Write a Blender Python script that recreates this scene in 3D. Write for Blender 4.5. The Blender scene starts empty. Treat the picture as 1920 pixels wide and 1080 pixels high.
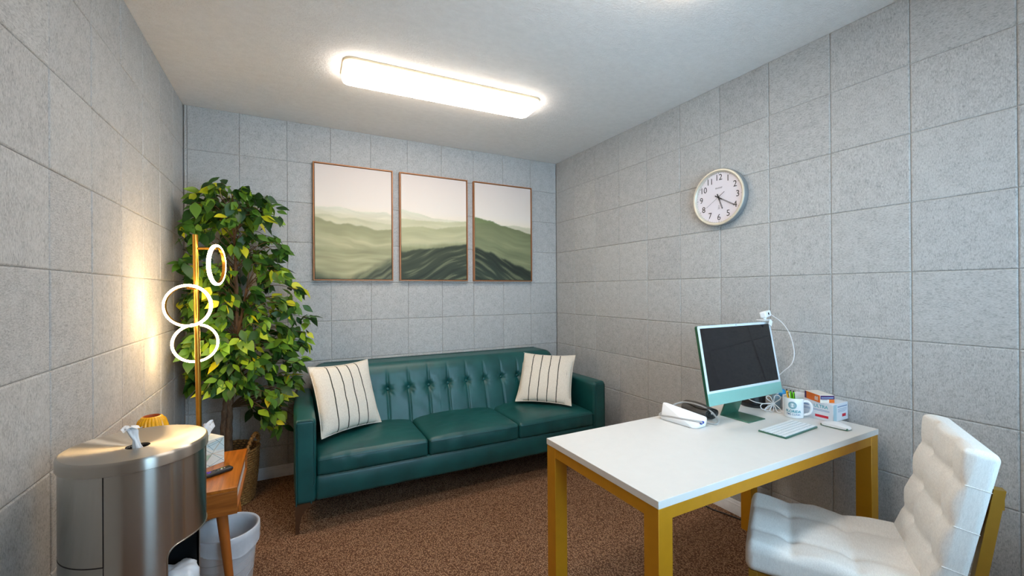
import bpy, bmesh, math, random
from mathutils import Vector, Matrix, Euler, noise
random.seed(11)
S = bpy.context.scene
COL = S.collection

# ------------------------------------------------------------------ camera
ROOM_W, ROOM_H, ROOM_L = 3.05, 2.666, 3.98
yaw, pitch, roll = .478, .0015, -.0062
F_PX = 784.4587
fw = Vector((math.sin(yaw) * math.cos(pitch), math.cos(yaw) * math.cos(pitch), math.sin(pitch)))
rt = Vector((math.cos(yaw), -math.sin(yaw), 0))
up = rt.cross(fw)
rt, up = (rt * math.cos(roll) + up * math.sin(roll)), (up * math.cos(roll) - rt * math.sin(roll))
cd = bpy.data.cameras.new('camera')
cam = bpy.data.objects.new('camera', cd)
COL.objects.link(cam)
cam.matrix_world = Matrix.Translation((.6206, -3.5555, 1.3785)) @ Matrix((rt, up, -fw)).transposed().to_4x4()
cd.sensor_width = 36
cd.lens = F_PX / 1920 * 36
cd.shift_x = 12.065 / 1920
cd.shift_y = 3.01 / 1920
cd.clip_start = .02
S.camera = cam

# ------------------------------------------------------------------ sky and exposure
w = bpy.data.worlds.new('sky')
S.world = w
w.use_nodes = True
bg = w.node_tree.nodes['Background']
bg.inputs['Color'].default_value = (.47, .76, 1.0, 1)
bg.inputs['Strength'].default_value = 8.0
S.view_settings.view_transform = 'Standard'
S.view_settings.look = 'None'
S.view_settings.gamma = 1
S.view_settings.use_curve_mapping = False
S.view_settings.exposure = 0.55
CEIL_LIGHT = 11.5        # ceiling diffusers
RING_LIGHT = 40.0       # floor lamp rings


# ------------------------------------------------------------------ materials
def s2l(c):
    return tuple((v / 255 / 12.92) if v / 255 <= .04045 else ((v / 255 + .055) / 1.055) ** 2.4 for v in c)


class NT:
    def __init__(s, name):
        s.m = bpy.data.materials.new(name)
        s.m.use_nodes = True
        s.t = s.m.node_tree
        s.b = s.t.nodes['Principled BSDF']
        s.out = s.t.nodes['Material Output']

    def n(s, kind, **k):
        nd = s.t.nodes.new('ShaderNode' + kind)
        for a, v in k.items():
            if hasattr(nd, a):
                setattr(nd, a, v)
            else:
                nd.inputs[a.replace('_', ' ')].default_value = v
        return nd

    def l(s, a, b):
        s.t.links.new(a, b)

    def coord(s, scale=(1, 1, 1), kind='Object', rand=False, rot=(0, 0, 0)):
        tc = s.n('TexCoord')
        o = tc.outputs[kind]
        if rand:
            oi = s.n('ObjectInfo')
            mu = s.n('Math', operation='MULTIPLY')
            mu.inputs[1].default_value = 57.0
            s.l(oi.outputs['Random'], mu.inputs[0])
            va = s.n('VectorMath', operation='ADD')
            s.l(o, va.inputs[0])
            s.l(mu.outputs[0], va.inputs[1])
            o = va.outputs[0]
        mp = s.n('Mapping')
        mp.inputs['Scale'].default_value = scale
        mp.inputs['Rotation'].default_value = rot
        s.l(o, mp.inputs['Vector'])
        return mp.outputs[0]

    def noise(s, vec, scale, detail=3, rough=.55, dist=0):
        nd = s.n('TexNoise')
        nd.inputs['Scale'].default_value = scale
        nd.inputs['Detail'].default_value = detail
        nd.inputs['Roughness'].default_value = rough
        nd.inputs['Distortion'].default_value = dist
        s.l(vec, nd.inputs['Vector'])
        return nd.outputs['Fac']

    def ramp(s, fac, stops):
        r = s.n('ValToRGB')
        e = r.color_ramp.elements
        while len(e) < len(stops):
            e.new(.5)
        for i, (p, c) in enumerate(stops):
            e[i].position = p
            e[i].color = tuple(c) + (1,) if len(c) == 3 else c
        s.l(fac, r.inputs[0])
        return r.outputs[0]

    def mix(s, fac, a, b, mode='MIX'):
        m = s.n('MixRGB', blend_type=mode)
        for i, v in ((0, fac), (1, a), (2, b)):
            if isinstance(v, (int, float)):
                m.inputs[i].default_value = v
            elif isinstance(v, tuple):
                m.inputs[i].default_value = v + (1,) if len(v) == 3 else v
            else:
                s.l(v, m.inputs[i])
        return m.outputs[0]

    def bump(s, h, strength=.3, dist=.002):
        b = s.n('Bump')
        b.inputs['Strength'].default_value = strength
        b.inputs['Distance'].default_value = dist
        s.l(h, b.inputs['Height'])
        s.l(b.outputs[0], s.b.inputs['Normal'])

    def set(s, color=None, rough=None, metal=None, **k):
        if color is not None:
            if isinstance(color, tuple):
                s.b.inputs['Base Color'].default_value = color + (1,)
            else:
                s.l(color, s.b.inputs['Base Color'])
        if rough is not None:
            if isinstance(rough, (int, float)):
                s.b.inputs['Roughness'].default_value = rough
            else:
                s.l(rough, s.b.inputs['Roughness'])
        if metal is not None:
            s.b.inputs['Metallic'].default_value = metal
        for a, v in k.items():
            s.b.inputs[a.replace('_', ' ')].default_value = v
        return s.m


def plain(name, rgb, rough=.5, metal=0, var=.06, scale=25, bump=0, **k):
    """single coloured surface with a faint procedural unevenness"""
    t = NT(name)
    c = s2l(rgb)
    v = t.coord()
    nz = t.noise(v, scale, 3)
    lo = tuple(x * (1 - var) for x in c)
    hi = tuple(min(1, x * (1 + var)) for x in c)
    col = t.ramp(nz, [(.3, lo), (.7, hi)])
    if bump:
        t.bump(nz, bump, .001)
    return t.set(col, rough, metal, **k)


M = {}


def build_materials():
    # grey felt acoustic panels
    t = NT('felt_panel')
    v = t.coord((1, 1, 1), rand=True)
    big = t.noise(v, 26, 4, .65)
    v2 = t.coord((1, 1, .33), rand=True)
    fib = t.noise(v2, 330, 3, .6)
    v3 = t.coord((1, 1, .5), rand=True)
    spk = t.noise(v3, 165, 4, .75, .3)
    base = t.ramp(big, [(.3, s2l((166, 166, 166))), (.7, s2l((188, 188, 188)))])
    base = t.mix(t.ramp(fib, [(.40, (0, 0, 0)), (.66, (.75, .75, .75))]), base, s2l((208, 208, 206)))
    base = t.mix(t.ramp(spk, [(.52, (0, 0, 0)), (.74, (.60, .60, .60))]), base, s2l((92, 93, 96)))
    oi = t.n('ObjectInfo')
    sh = t.ramp(oi.outputs['Random'], [(0, (.93, .93, .935)), (1, (1, 1, 1))])
    base = t.mix(1.0, base, sh, 'MULTIPLY')
    t.bump(fib, .25, .0012)
    M['felt'] = t.set(base, .95, Specular_IOR_Level=.15)
    # ceiling: light textured paint
    t = NT('ceiling_paint')
    v = t.coord((1, 1.5, 1))
    n1 = t.noise(v, 70, 4, .6, .6)
    n2 = t.noise(v, 22, 2)
    t.bump(t.mix(.4, t.ramp(n1, [(.42, (0, 0, 0)), (.6, (1, 1, 1))]), n2), .55, .004)
    M['ceiling'] = t.set(t.ramp(n2, [(.3, s2l((232, 228, 225))), (.7, s2l((238, 234, 231)))]), .9, Specular_IOR_Level=.2)
    # carpet: brown looped pile
    t = NT('loop_carpet')
    v = t.coord((1, 1, 1))
    nv = t.n('VectorMath', operation='ADD')
    wob = t.n('TexNoise'); wob.inputs['Scale'].default_value = 40
    t.l(v, wob.inputs['Vector'])
    sc = t.n('VectorMath', operation='SCALE'); sc.inputs['Scale'].default_value = .006
    t.l(wob.outputs['Color'], sc.inputs[0])
    t.l(v, nv.inputs[0]); t.l(sc.outputs[0], nv.inputs[1])
    mp = t.n('Mapping'); mp.inputs['Scale'].default_value = (150, 105, 1); mp.inputs['Rotation'].default_value = (0, 0, .5)
    t.l(nv.outputs[0], mp.inputs['Vector'])
    vo = t.n('TexVoronoi'); vo.inputs['Scale'].default_value = 1.0; vo.inputs['Randomness'].default_value = .55
    t.l(mp.outputs[0], vo.inputs['Vector'])
    loop = t.ramp(vo.outputs['Distance'], [(.1, (1, 1, 1)), (.62, (0, 0, 0))])
    tone = t.noise(v, 260, 2)
    c = t.mix(loop, s2l((92, 62, 46)), t.ramp(tone, [(.3, s2l((190, 146, 112))), (.7, s2l((222, 180, 144)))]))
    t.bump(loop, .8, .006)
    M['carpet'] = t.set(c, .95, Specular_IOR_Level=.1)
    M['wall_base'] = plain('groove_backing', (160, 163, 167), .95)
    M['white_trim'] = plain('white_trim_paint', (226, 228, 232), .4)
    M['plaster'] = plain('painted_plaster', (196, 199, 203), .9, bump=.2, scale=60)
    # leather
    t = NT('teal_leather')
    v = t.coord()
    g = t.n('TexVoronoi'); g.inputs['Scale'].default_value = 420
    t.l(v, g.inputs['Vector'])
    n2 = t.noise(v, 7, 4)
    t.bump(t.mix(.5, g.outputs['Distance'], t.noise(v, 60, 3)), .10, .002)
    M['leather'] = t.set(t.ramp(n2, [(.3, s2l((9, 66, 66))), (.7, s2l((20, 84, 82)))]), t.ramp(n2, [(.3, (.36,) * 3), (.7, (.44,) * 3)]), Specular_IOR_Level=.5)
    M['leather_seam'] = plain('teal_leather_piping', (14, 66, 68), .35)
    M['bronze'] = plain('dark_bronze', (92, 64, 44), .4, .55)
    # striped pillow
    t = NT('striped_linen')
    tc = t.n('TexCoord')
    sx = t.n('SeparateXYZ'); t.l(tc.outputs['Object'], sx.inputs[0])
    wv = t.noise(t.coord((1, 1, 1)), 9, 2)
    ad = t.n('Math', operation='MULTIPLY_ADD'); ad.inputs[1].default_value = .012
    t.l(wv, ad.inputs[0]); t.l(sx.outputs['X'], ad.inputs[2])
    m1 = t.n('Math', operation='ADD'); m1.inputs[1].default_value = .2325 - .006 + .0375; t.l(ad.outputs[0], m1.inputs[0])
    m2 = t.n('Math', operation='PINGPONG'); m2.inputs[1].default_value = .0375; t.l(m1.outputs[0], m2.inputs[0])
    st = t.n('Math', operation='LESS_THAN'); st.inputs[1].default_value = .0036; t.l(m2.outputs[0], st.inputs[0])
    ab = t.n('Math', operation='ABSOLUTE'); t.l(sx.outputs['X'], ab.inputs[0])
    lim = t.n('Math', operation='LESS_THAN'); lim.inputs[1].default_value = .175; t.l(ab.outputs[0], lim.inputs[0])
    mm = t.n('Math', operation='MULTIPLY'); t.l(st.outputs[0], mm.inputs[0]); t.l(lim.outputs[0], mm.inputs[1])
    wea = t.noise(t.coord((1, 1, .2)), 500, 2)
    lin = t.ramp(wea, [(.3, s2l((214, 203, 188))), (.7, s2l((236, 228, 215)))])
    t.bump(wea, .3, .001)
    M['pillow'] = t.set(t.mix(mm.outputs[0], lin, s2l((62, 62, 56))), .9, Specular_IOR_Level=.1)
    M['pillow_edge'] = plain('linen_piping', (224, 214, 200), .9)
    # chair fabric
    t = NT('white_woven_fabric')
    f1 = t.noise(t.coord((.12, 1, 1)), 420, 2)
    f2 = t.noise(t.coord((1, 1, .2)), 380, 2)
    wv = t.mix(.5, f1, f2)
    t.bump(wv, .25, .001)
    M['chair_fabric'] = t.set(t.ramp(wv, [(.35, s2l((222, 221, 218))), (.65, s2l((240, 239, 236)))]), .8, Specular_IOR_Level=.2)
    M['gold_paint'] = plain('mustard_gold_metal', (202, 140, 24), .42, .25, var=.04)
    M['gold_chair'] = plain('brushed_gold_metal', (172, 132, 48), .38, .55, var=.05)
    M['desk_top'] = plain('white_laminate', (222, 218, 213), .35, var=.015)
    M['desk_edge'] = plain('white_edge_band', (226, 226, 230), .4, var=.01)
    # brass lamp
    M['brass'] = plain('satin_brass', (206, 150, 62), .28, 1.0, var=.05)
    t = NT('ring_glow')
    em = t.n('Emission'); em.inputs['Color'].default_value = (1, .68, .34, 1); em.inputs['Strength'].default_value = RING_LIGHT
    t.l(em.outputs[0], t.out.inputs['Surface']); M['ring'] = t.m
    t = NT('ceiling_diffuser_glow')
    em = t.n('Emission'); em.inputs['Color'].default_value = (1, .90, .79, 1); em.inputs['Strength'].default_value = CEIL_LIGHT
    t.l(em.outputs[0], t.out.inputs['Surface']); M['diffuser'] = t.m
    M['fixture'] = plain('fixture_rim', (226, 205, 170), .4)
    # walnut veneer
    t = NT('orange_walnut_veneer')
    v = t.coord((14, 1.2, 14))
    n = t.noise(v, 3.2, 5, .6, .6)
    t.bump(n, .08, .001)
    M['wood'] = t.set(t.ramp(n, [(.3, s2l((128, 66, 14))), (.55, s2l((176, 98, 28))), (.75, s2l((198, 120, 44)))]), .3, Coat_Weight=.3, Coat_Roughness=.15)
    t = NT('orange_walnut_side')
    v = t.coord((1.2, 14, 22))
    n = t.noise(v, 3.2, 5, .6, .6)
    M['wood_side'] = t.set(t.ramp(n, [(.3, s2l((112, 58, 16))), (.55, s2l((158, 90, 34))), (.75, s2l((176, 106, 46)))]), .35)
    M['wood_leg'] = plain('orange_wood_leg', (156, 86, 30), .35, var=.15, scale=12)
    M['drawer_white'] = plain('white_drawer_lacquer', (214, 212, 208), .4)
    # brushed steel
    for nm, ax, rgh in (('steel_lid', 'Z', .27), ('steel_body', 'Z', .26)):
        t = NT(nm)
        tg = t.n('Tangent', direction_type='RADIAL', axis=ax)
        t.l(tg.outputs[0], t.b.inputs['Tangent'])
        tc = t.n('TexCoord')
        if nm == 'steel_lid':
            ln = t.n('VectorMath', operation='LENGTH')
            mu = t.n('VectorMath', operation='MULTIPLY'); mu.inputs[1].default_value = (1, 1, 0)
            t.l(tc.outputs['Object'], mu.inputs[0]); t.l(mu.outputs[0], ln.inputs[0])
            nz = t.n('TexNoise', noise_dimensions='1D'); nz.inputs['Scale'].default_value = 420
            t.l(ln.outputs['Value'], nz.inputs['W'])
            r = t.ramp(nz.outputs['Fac'], [(.3, (.31,) * 3), (.7, (.35,) * 3)])
            t.set(s2l((186, 180, 172)), r, 1, Anisotropic=1.0, Anisotropic_Rotation=.25)
        else:
            r = .24
            t.set(s2l((188, 185, 180)), r, 1, Anisotropic=.95, Anisotropic_Rotation=.25)
        M[nm] = t.m
    M['dark_inside'] = plain('dark_bin_interior', (38, 42, 46), .45, .3)
    M['steel_edge'] = plain('steel_rolled_edge', (190, 188, 182), .3, 1)
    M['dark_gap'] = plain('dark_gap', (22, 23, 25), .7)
    M['black'] = plain('black_plastic', (24, 24, 26), .42)
    M['black_soft'] = plain('charcoal_cuff_fabric', (78, 75, 72), .85, bump=.3, scale=200)
    M['wipe'] = plain('white_wipe', (236, 238, 242), .8, bump=.3, scale=50)
    t = NT('clear_film')
    t.set((.95, .95, .97), .12, Transmission_Weight=.9, IOR=1.15); M['film'] = t.m
    M['bag'] = plain('white_bag_film', (208, 218, 232), .3, var=.05, scale=18, bump=.5)
    M['liner'] = plain('thin_liner_film', (196, 200, 208), .32, var=.07, scale=22, bump=.45)
    M['can'] = plain('white_can_plastic', (212, 212, 216), .4)
    M['can_line'] = plain('can_moulded_line', (176, 178, 184), .5)
    M['vase'] = plain('mustard_glaze', (255, 178, 14), .25, var=.08)
    M['vase_in'] = plain('vase_inside_glaze', (176, 74, 4), .5)
    # seagrass
    t = NT('seagrass')
    n = t.noise(t.coord((1, 1, 1)), 90, 3)
    t.bump(n, .5, .003)
    M['basket'] = t.set(t.ramp(n, [(.28, s2l((84, 54, 24))), (.5, s2l((156, 110, 58))), (.72, s2l((196, 152, 92)))]), .8)
    t = NT('bark')
    n = t.noise(t.coord((1, 1, .35)), 55, 5, .7)
    t.bump(n, .8, .006)
    M['bark'] = t.set(t.ramp(n, [(.3, s2l((62, 46, 36))), (.6, s2l((108, 84, 64))), (.8, s2l((160, 138, 116)))]), .9)
    M['twig'] = plain('brown_twig', (78, 60, 38), .8)
    M['soil'] = plain('dried_moss', (92, 66, 36), .95, var=.4, scale=60, bump=1)
    for nm, a, b in (('leaf_dark', (22, 60, 18), (50, 90, 30)), ('leaf_mid', (62, 106, 34), (98, 138, 44)), ('leaf_light', (118, 158, 40), (150, 182, 48)), ('leaf_yellow', (186, 196, 30), (214, 206, 44))):
        t = NT(nm)
        oi = t.n('ObjectInfo')
        v = t.coord()
        n = t.noise(v, 60, 2)
        c = t.mix(oi.outputs['Random'], s2l(a), s2l(b))
        c = t.mix(t.ramp(n, [(.35, (0, 0, 0)), (.7, (.35,) * 3)]), c, s2l(b))
        t.set(c, .42, Specular_IOR_Level=.4)
        tr = t.n('BsdfTranslucent'); t.l(c, tr.inputs['Color'])
        mx = t.n('MixShader'); mx.inputs[0].default_value = .22
        t.l(t.b.outputs[0], mx.inputs[1]); t.l(tr.outputs[0], mx.inputs[2]); t.l(mx.outputs[0], t.out.inputs['Surface'])
        M[nm] = t.m
    M['copper'] = plain('copper_wood_frame', (168, 110, 66), .4, .2)
    t = NT('canvas_print')
    at = t.n('VertexColor', layer_name='print')
    t.bump(t.noise(t.coord((1, 1, 1)), 900, 1), .1, .0005)
    M['canvas'] = t.set(at.outputs['Color'], .6, Specular_IOR_Level=.25)
    M['clock_rim'] = plain('silver_grey_rim', (216, 208, 192), .35, .35)
    M['clock_side'] = plain('grey_clock_side', (136, 140, 142), .45, .2)
    M['clock_face'] = plain('clock_dial', (226, 220, 228), .6, var=.01)
    M['ink'] = plain('black_ink', (34, 32, 34), .6)
    M['ink_grey'] = plain('grey_ink', (120, 116, 122), .6)
    # desk things
    M['mint'] = plain('mint_aluminium', (140, 190, 180), .38, .15, var=.02)
    M['green_alu'] = plain('green_aluminium', (72, 118, 98), .32, .45, var=.03)
    M['green_dark'] = plain('dark_green_aluminium', (28, 84, 64), .35, .4)
    M['bezel'] = plain('pale_bezel', (214, 222, 226), .25, var=.01)
    M['screen'] = plain('screen_glass', (20, 18, 22), .06, var=.02, Specular_IOR_Level=.6)
    M['white_plastic'] = plain('white_plastic', (240, 240, 242), .3, var=.01)
    M['cable'] = plain('white_cable', (232, 232, 234), .4, var=.01)
    M['tube_grey'] = plain('grey_tube', (170, 168, 166), .4)
    M['blue_btn'] = plain('blue_button', (24, 62, 160), .3)
    M['mug'] = plain('white_ceramic', (240, 241, 243), .12, var=.01)
    M['logo'] = plain('teal_print', (20, 140, 156), .4)
    M['logo_blue'] = plain('blue_print', (22, 98, 150), .4)
    M['pen_green'] = plain('lime_plastic', (110, 210, 20), .3)
    M['pen_yellow'] = plain('amber_plastic', (248, 176, 8), .3)
    M['carton'] = plain('white_carton', (226, 228, 234), .55, var=.02)
    M['carton_shade'] = plain('pale_blue_carton_print', (178, 204, 214), .55)
    M['carton_text'] = plain('blue_grey_print', (130, 152, 186), .55)
    M['carton_teal'] = plain('teal_carton_print', (96, 176, 186), .55)
    M['red'] = plain('red_print', (214, 40, 62), .5)
    M['orange'] = plain('orange_carton', (244, 116, 12), .5)
    M['purple'] = plain('purple_print', (74, 34, 92), .5)
    M['cream'] = plain('cream_carton', (238, 228, 216), .55)
    M['blue_cap'] = plain('blue_cap', (44, 150, 204), .3)
    t = NT('pale_blue_bottle')
    M['bottle'] = t.set(s2l((172, 206, 228)), .15, Transmission_Weight=.55)
    M['violet'] = plain('violet_button', (98, 60, 190), .4)
    M['green_btn'] = plain('green_button', (120, 160, 60), .4)
    M['tissue_box'] = plain('pale_tissue_carton', (222, 224, 216), .55)
    M['tb_green'] = plain('sage_print', (168, 190, 164), .55)
    M['tb_blue'] = plain('pale_blue_print', (196, 216, 220), .55)
    M['tb_line'] = plain('slate_line_print', (92, 132, 134), .55)
    M['tb_tan'] = plain('tan_line_print', (196, 164, 128), .55)
    # window glass: see-through with a faint reflection
    t = NT('window_glass')
    tr = t.n('BsdfTransparent'); gl = t.n('BsdfGlossy'); gl.inputs['Roughness'].default_value = .02
    fr = t.n('Fresnel'); mx = t.n('MixShader')
    t.l(fr.outputs[0], mx.inputs[0]); t.l(tr.outputs[0], mx.inputs[1]); t.l(gl.outputs[0], mx.inputs[2]); t.l(mx.outputs[0], t.out.inputs['Surface'])
    M['glass'] = t.m


build_materials()


# ------------------------------------------------------------------ mesh helpers
def finish(name, bm, m=None, parent=None, smooth=38, loc=None, rot=None):
    """links a bmesh as one object"""
    bmesh.ops.recalc_face_normals(bm, faces=bm.faces[:])
    if smooth:
        a = math.radians(smooth)
        for f_ in bm.faces:
            f_.smooth = True
        for e in bm.edges:
            if len(e.link_faces) == 2 and e.calc_face_angle(0) > a:
                e.smooth = False
    me = bpy.data.meshes.new(name)
    bm.to_mesh(me)
    bm.free()
    return obj(name, me, m, parent, loc, rot)


def obj(name, me, m=None, parent=None, loc=None, rot=None):
    if m is not None and not me.materials:
        me.materials.append(M[m] if isinstance(m, str) else m)
    o = bpy.data.objects.new(name, me)
    COL.objects.link(o)
    if parent is not None:
        o.parent = parent
    if loc is not None:
        o.location = loc
    if rot is not None:
        o.rotation_euler = rot
    return o


def thing(name, label, cat, loc=(0, 0, 0), rz=0, group=None):
    o = bpy.data.objects.new(name, None)
    o.empty_display_size = .1
    COL.objects.link(o)
    o.location = loc
    o.rotation_euler = (0, 0, rz)
    return tag(o, label, cat, group)


def tag(o, label, cat, group=None):
    o['label'] = label
    o['category'] = cat
    if group:
        o['group'] = group
    return o


def structure(o):
    o['kind'] = 'structure'
    return o


def box(bm, x0, x1, y0, y1, z0, z1, bev=0, seg=2):
    vs = [bm.verts.new((x, y, z)) for x in (x0, x1) for y in (y0, y1) for z in (z0, z1)]
    idx = ((0, 1, 3, 2), (4, 6, 7, 5), (0, 4, 5, 1), (2, 3, 7, 6), (0, 2, 6, 4), (1, 5, 7, 3))
    fs = [bm.faces.new([vs[i] for i in q]) for q in idx]
    if bev:
        es = list({e for f_ in fs for e in f_.edges})
        bmesh.ops.recalc_face_normals(bm, faces=fs)
        bmesh.ops.bevel(bm, geom=es, offset=bev, segments=seg, profile=.6, affect='EDGES')
    return bm


def nbox(*a, **k):
    return box(bmesh.new(), *a, **k)


def tube(bm, pts, r, seg=8, closed=False, cap=True):
    """sweep a round section along points; r is a number or a list"""
    pts = [Vector(p) for p in pts]
    n = len(pts)
    rs = r if isinstance(r, (list, tuple)) else [r] * n
    nrm = None
    rings = []
    for i, p in enumerate(pts):
        a = pts[(i - 1) % n] if (closed or i > 0) else p
        b = pts[(i + 1) % n] if (closed or i < n - 1) else p
        t = (b - a).normalized()
        if nrm is None:
            nrm = t.orthogonal().normalized()
        nrm = (nrm - t * nrm.dot(t)).normalized()
        bi = t.cross(nrm)
        rings.append([bm.verts.new(p + (nrm * math.cos(2 * math.pi * k / seg) + bi * math.sin(2 * math.pi * k / seg)) * rs[i]) for k in range(seg)])
    m = n if closed else n - 1
    for i in range(m):
        A, B = rings[i], rings[(i + 1) % n]
        off = 0
        if closed and i == n - 1:
            off = min(range(seg), key=lambda s: (A[0].co - B[s].co).length)
        for k in range(seg):
            bm.faces.new((A[k], A[(k + 1) % seg], B[(k + 1 + off) % seg], B[(k + off) % seg]))
    if cap and not closed:
        bm.faces.new(list(reversed(rings[0])))
        bm.faces.new(rings[-1])
    return bm


def spline(pts, n=8, closed=False):
    """Catmull-Rom through points"""
    P = [Vector(p) for p in pts]
    out = []
    N = len(P)
    for i in range(N if closed else N - 1):
        p0 = P[(i - 1) % N] if (closed or i > 0) else P[0]
        p1, p2 = P[i], P[(i + 1) % N]
        p3 = P[(i + 2) % N] if (closed or i + 2 < N) else P[-1]
        for k in range(n):
            t = k / n
            out.append(.5 * (2 * p1 + (p2 - p0) * t + (2 * p0 - 5 * p1 + 4 * p2 - p3) * t * t + (3 * p1 - p0 - 3 * p2 + p3) * t ** 3))
    if not closed:
        out.append(P[-1])
    return out


def lathe(bm, prof, seg=48, fn=None, a0=0.0, a1=2 * math.pi, center=(0, 0)):
    """prof: list of (r, z); fn(theta, r, z) -> (r, z)"""
    full = abs(a1 - a0 - 2 * math.pi) < 1e-6
    cols = []
    cnt = seg if full else seg + 1
    for k in range(cnt):
        th = a0 + (a1 - a0) * k / seg
        c = []
        for (r, z) in prof:
            if fn:
                r, z = fn(th, r, z)
            c.append(bm.verts.new((center[0] + r * math.cos(th), center[1] + r * math.sin(th), z)))
        cols.append(c)
    for k in range(seg):
        A, B = cols[k], cols[(k + 1) % cnt]
        for j in range(len(prof) - 1):
            bm.faces.new((A[j], B[j], B[j + 1], A[j + 1]))
    bmesh.ops.remove_doubles(bm, verts=bm.verts[:], dist=1e-5)
    return bm


def soft_box(half, r, n, fn=None, es=4):
    """rounded box with dense grids; fn(co, normal) -> co"""
    bm = bmesh.new()
    prm = []
    for h, k in zip(half, n):
        q = []
        for i in range(es):
            q.append((-1, i / es))
        for i in range(k + 1):
            q.append((0, -1 + 2 * i / k))
        for i in range(es):
            q.append((1, (i + 1) / es))
        prm.append(q)

    def pos(ax, i):
        z, v = prm[ax][i]
        h = half[ax] - r
        if z == -1:
            return -h - r * math.tan((1 - v) * math.pi / 4)
        if z == 1:
            return h + r * math.tan(v * math.pi / 4)
        return v * h
    for ax in range(3):
        u, v = (ax + 1) % 3, (ax + 2) % 3
        for sg in (-1, 1):
            g = []
            for i in range(len(prm[u])):
                row = []
                for j in range(len(prm[v])):
                    p = [0, 0, 0]
                    p[ax] = sg * half[ax]
                    p[u] = pos(u, i)
                    p[v] = pos(v, j)
                    inn = [max(-(half[q] - r), min(half[q] - r, p[q])) for q in range(3)]
                    d = Vector([p[q] - inn[q] for q in range(3)])
                    nr = d.normalized()
                    row.append(bm.verts.new(Vector(inn) + nr * r))
                g.append(row)
            for i in range(len(g) - 1):
                for j in range(len(g[0]) - 1):
                    q = (g[i][j], g[i + 1][j], g[i + 1][j + 1], g[i][j + 1])
                    bm.faces.new(q if sg > 0 else tuple(reversed(q)))
    bmesh.ops.remove_doubles(bm, verts=bm.verts[:], dist=1e-5)
    if fn:
        bm.normal_update()
        new = [fn(v.co.copy(), v.normal.copy()) for v in bm.verts]
        for v, c in zip(bm.verts, new):
            v.co = c
    return bm


def prism(bm, poly, axis, a, b):
    """extrude a polygon of (u,v) along axis 0/1/2 from a to b"""
    def mk(u, v, w_):
        return ((w_, u, v), (u, w_, v), (u, v, w_))[axis]
    A = [bm.verts.new(mk(u, v, a)) for u, v in poly]
    B = [bm.verts.new(mk(u, v, b)) for u, v in poly]
    n = len(poly)
    bm.faces.new(A)
    bm.faces.new(list(reversed(B)))
    for i in range(n):
        bm.faces.new((A[i], B[i], B[(i + 1) % n], A[(i + 1) % n]))
    return bm


def text_mesh(s, size, ext=.0002, bold=0.0, sx=1.0, align='CENTER'):
    cu = bpy.data.curves.new('lettering', 'FONT')
    cu.body = s
    cu.size = size
    cu.extrude = ext
    cu.offset = bold
    cu.align_x = align
    cu.align_y = 'CENTER'
    cu.resolution_u = 3
    o = bpy.data.objects.new('lettering', cu)
    COL.objects.link(o)
    dg = bpy.context.evaluated_depsgraph_get()
    me = bpy.data.meshes.new_from_object(o.evaluated_get(dg))
    bpy.data.objects.remove(o)
    bpy.data.curves.remove(cu)
    if sx != 1:
        for v in me.vertices:
            v.co.x *= sx
    me.name = 'lettering'
    me.materials.clear()
    return me


def hash1(x):
    return noise.noise(Vector((x, 3.7, 1.3)))


def gauss(x, s):
    return math.exp(-(x / s) ** 2)


# ------------------------------------------------------------------ room shell
T = .3048
XL = -.018
ROWS = [1.4484 + k * T for k in range(-5, 5)]   # joint heights
ROWS[-1] = ROOM_H


def panel_mesh(w_, h, d=.012, bev=.0055, name='acoustic_panel'):
    """flat panel in XZ, front toward -Y, chamfered front edges; origin at its centre"""
    bm = bmesh.new()
    hw, hh = w_ / 2 - .0002, h / 2 - .0002
    ring = []
    for (a, b, y) in ((hw, hh, d), (hw, hh, bev * .8), (hw - bev * .35, hh - bev * .35, bev * .3), (hw - bev, hh - bev, 0)):
        ring.append([bm.verts.new((sx * a, y, sz * b)) for sx, sz in ((-1, -1), (1, -1), (1, 1), (-1, 1))])
    for A, B in zip(ring, ring[1:]):
        for i in range(4):
            bm.faces.new((A[i], A[(i + 1) % 4], B[(i + 1) % 4], B[i]))
    bm.faces.new(ring[-1])
    bmesh.ops.recalc_face_normals(bm, faces=bm.faces[:])
    me = bpy.data.meshes.new(name)
    bm.to_mesh(me)
    bm.free()
    me.materials.append(M['felt'])
    return me


FULL = panel_mesh(T, T)
cache = {}


def lay_panels(wall, spans, place, rz):
    """spans: list of (a0,a1) along the wall; place(a,z)->world position"""
    zs = [(0.075, ROWS[0])] + list(zip(ROWS, ROWS[1:]))
    for a0, a1 in spans:
        for z0, z1 in zs:
            w_, h = a1 - a0, z1 - z0
            if abs(w_ - T) < .002 and abs(h - T) < .002:
                me = FULL
                ry = random.choice((0, 0, 0, 1, 2, 3)) * math.pi / 2
            else:
                k = (round(w_, 3), round(h, 3))
                if k not in cache:
                    cache[k] = panel_mesh(w_, h)
                me = cache[k]
                ry = random.choice((0, 1)) * math.pi
            o = obj('acoustic_panel', me, None, wall)
            x, y, z = place((a0 + a1) / 2, (z0 + z1) / 2)
            o.matrix_world = Matrix.Translation((x, y, z)) @ Matrix.Rotation(rz, 4, 'Z') @ Matrix.Rotation(ry, 4, 'Y')
            # small unevenness, as hand glued panels have
            o.matrix_world = o.matrix_world @ Matrix.Translation((0, random.uniform(-.0008, .0008), 0))


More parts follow.
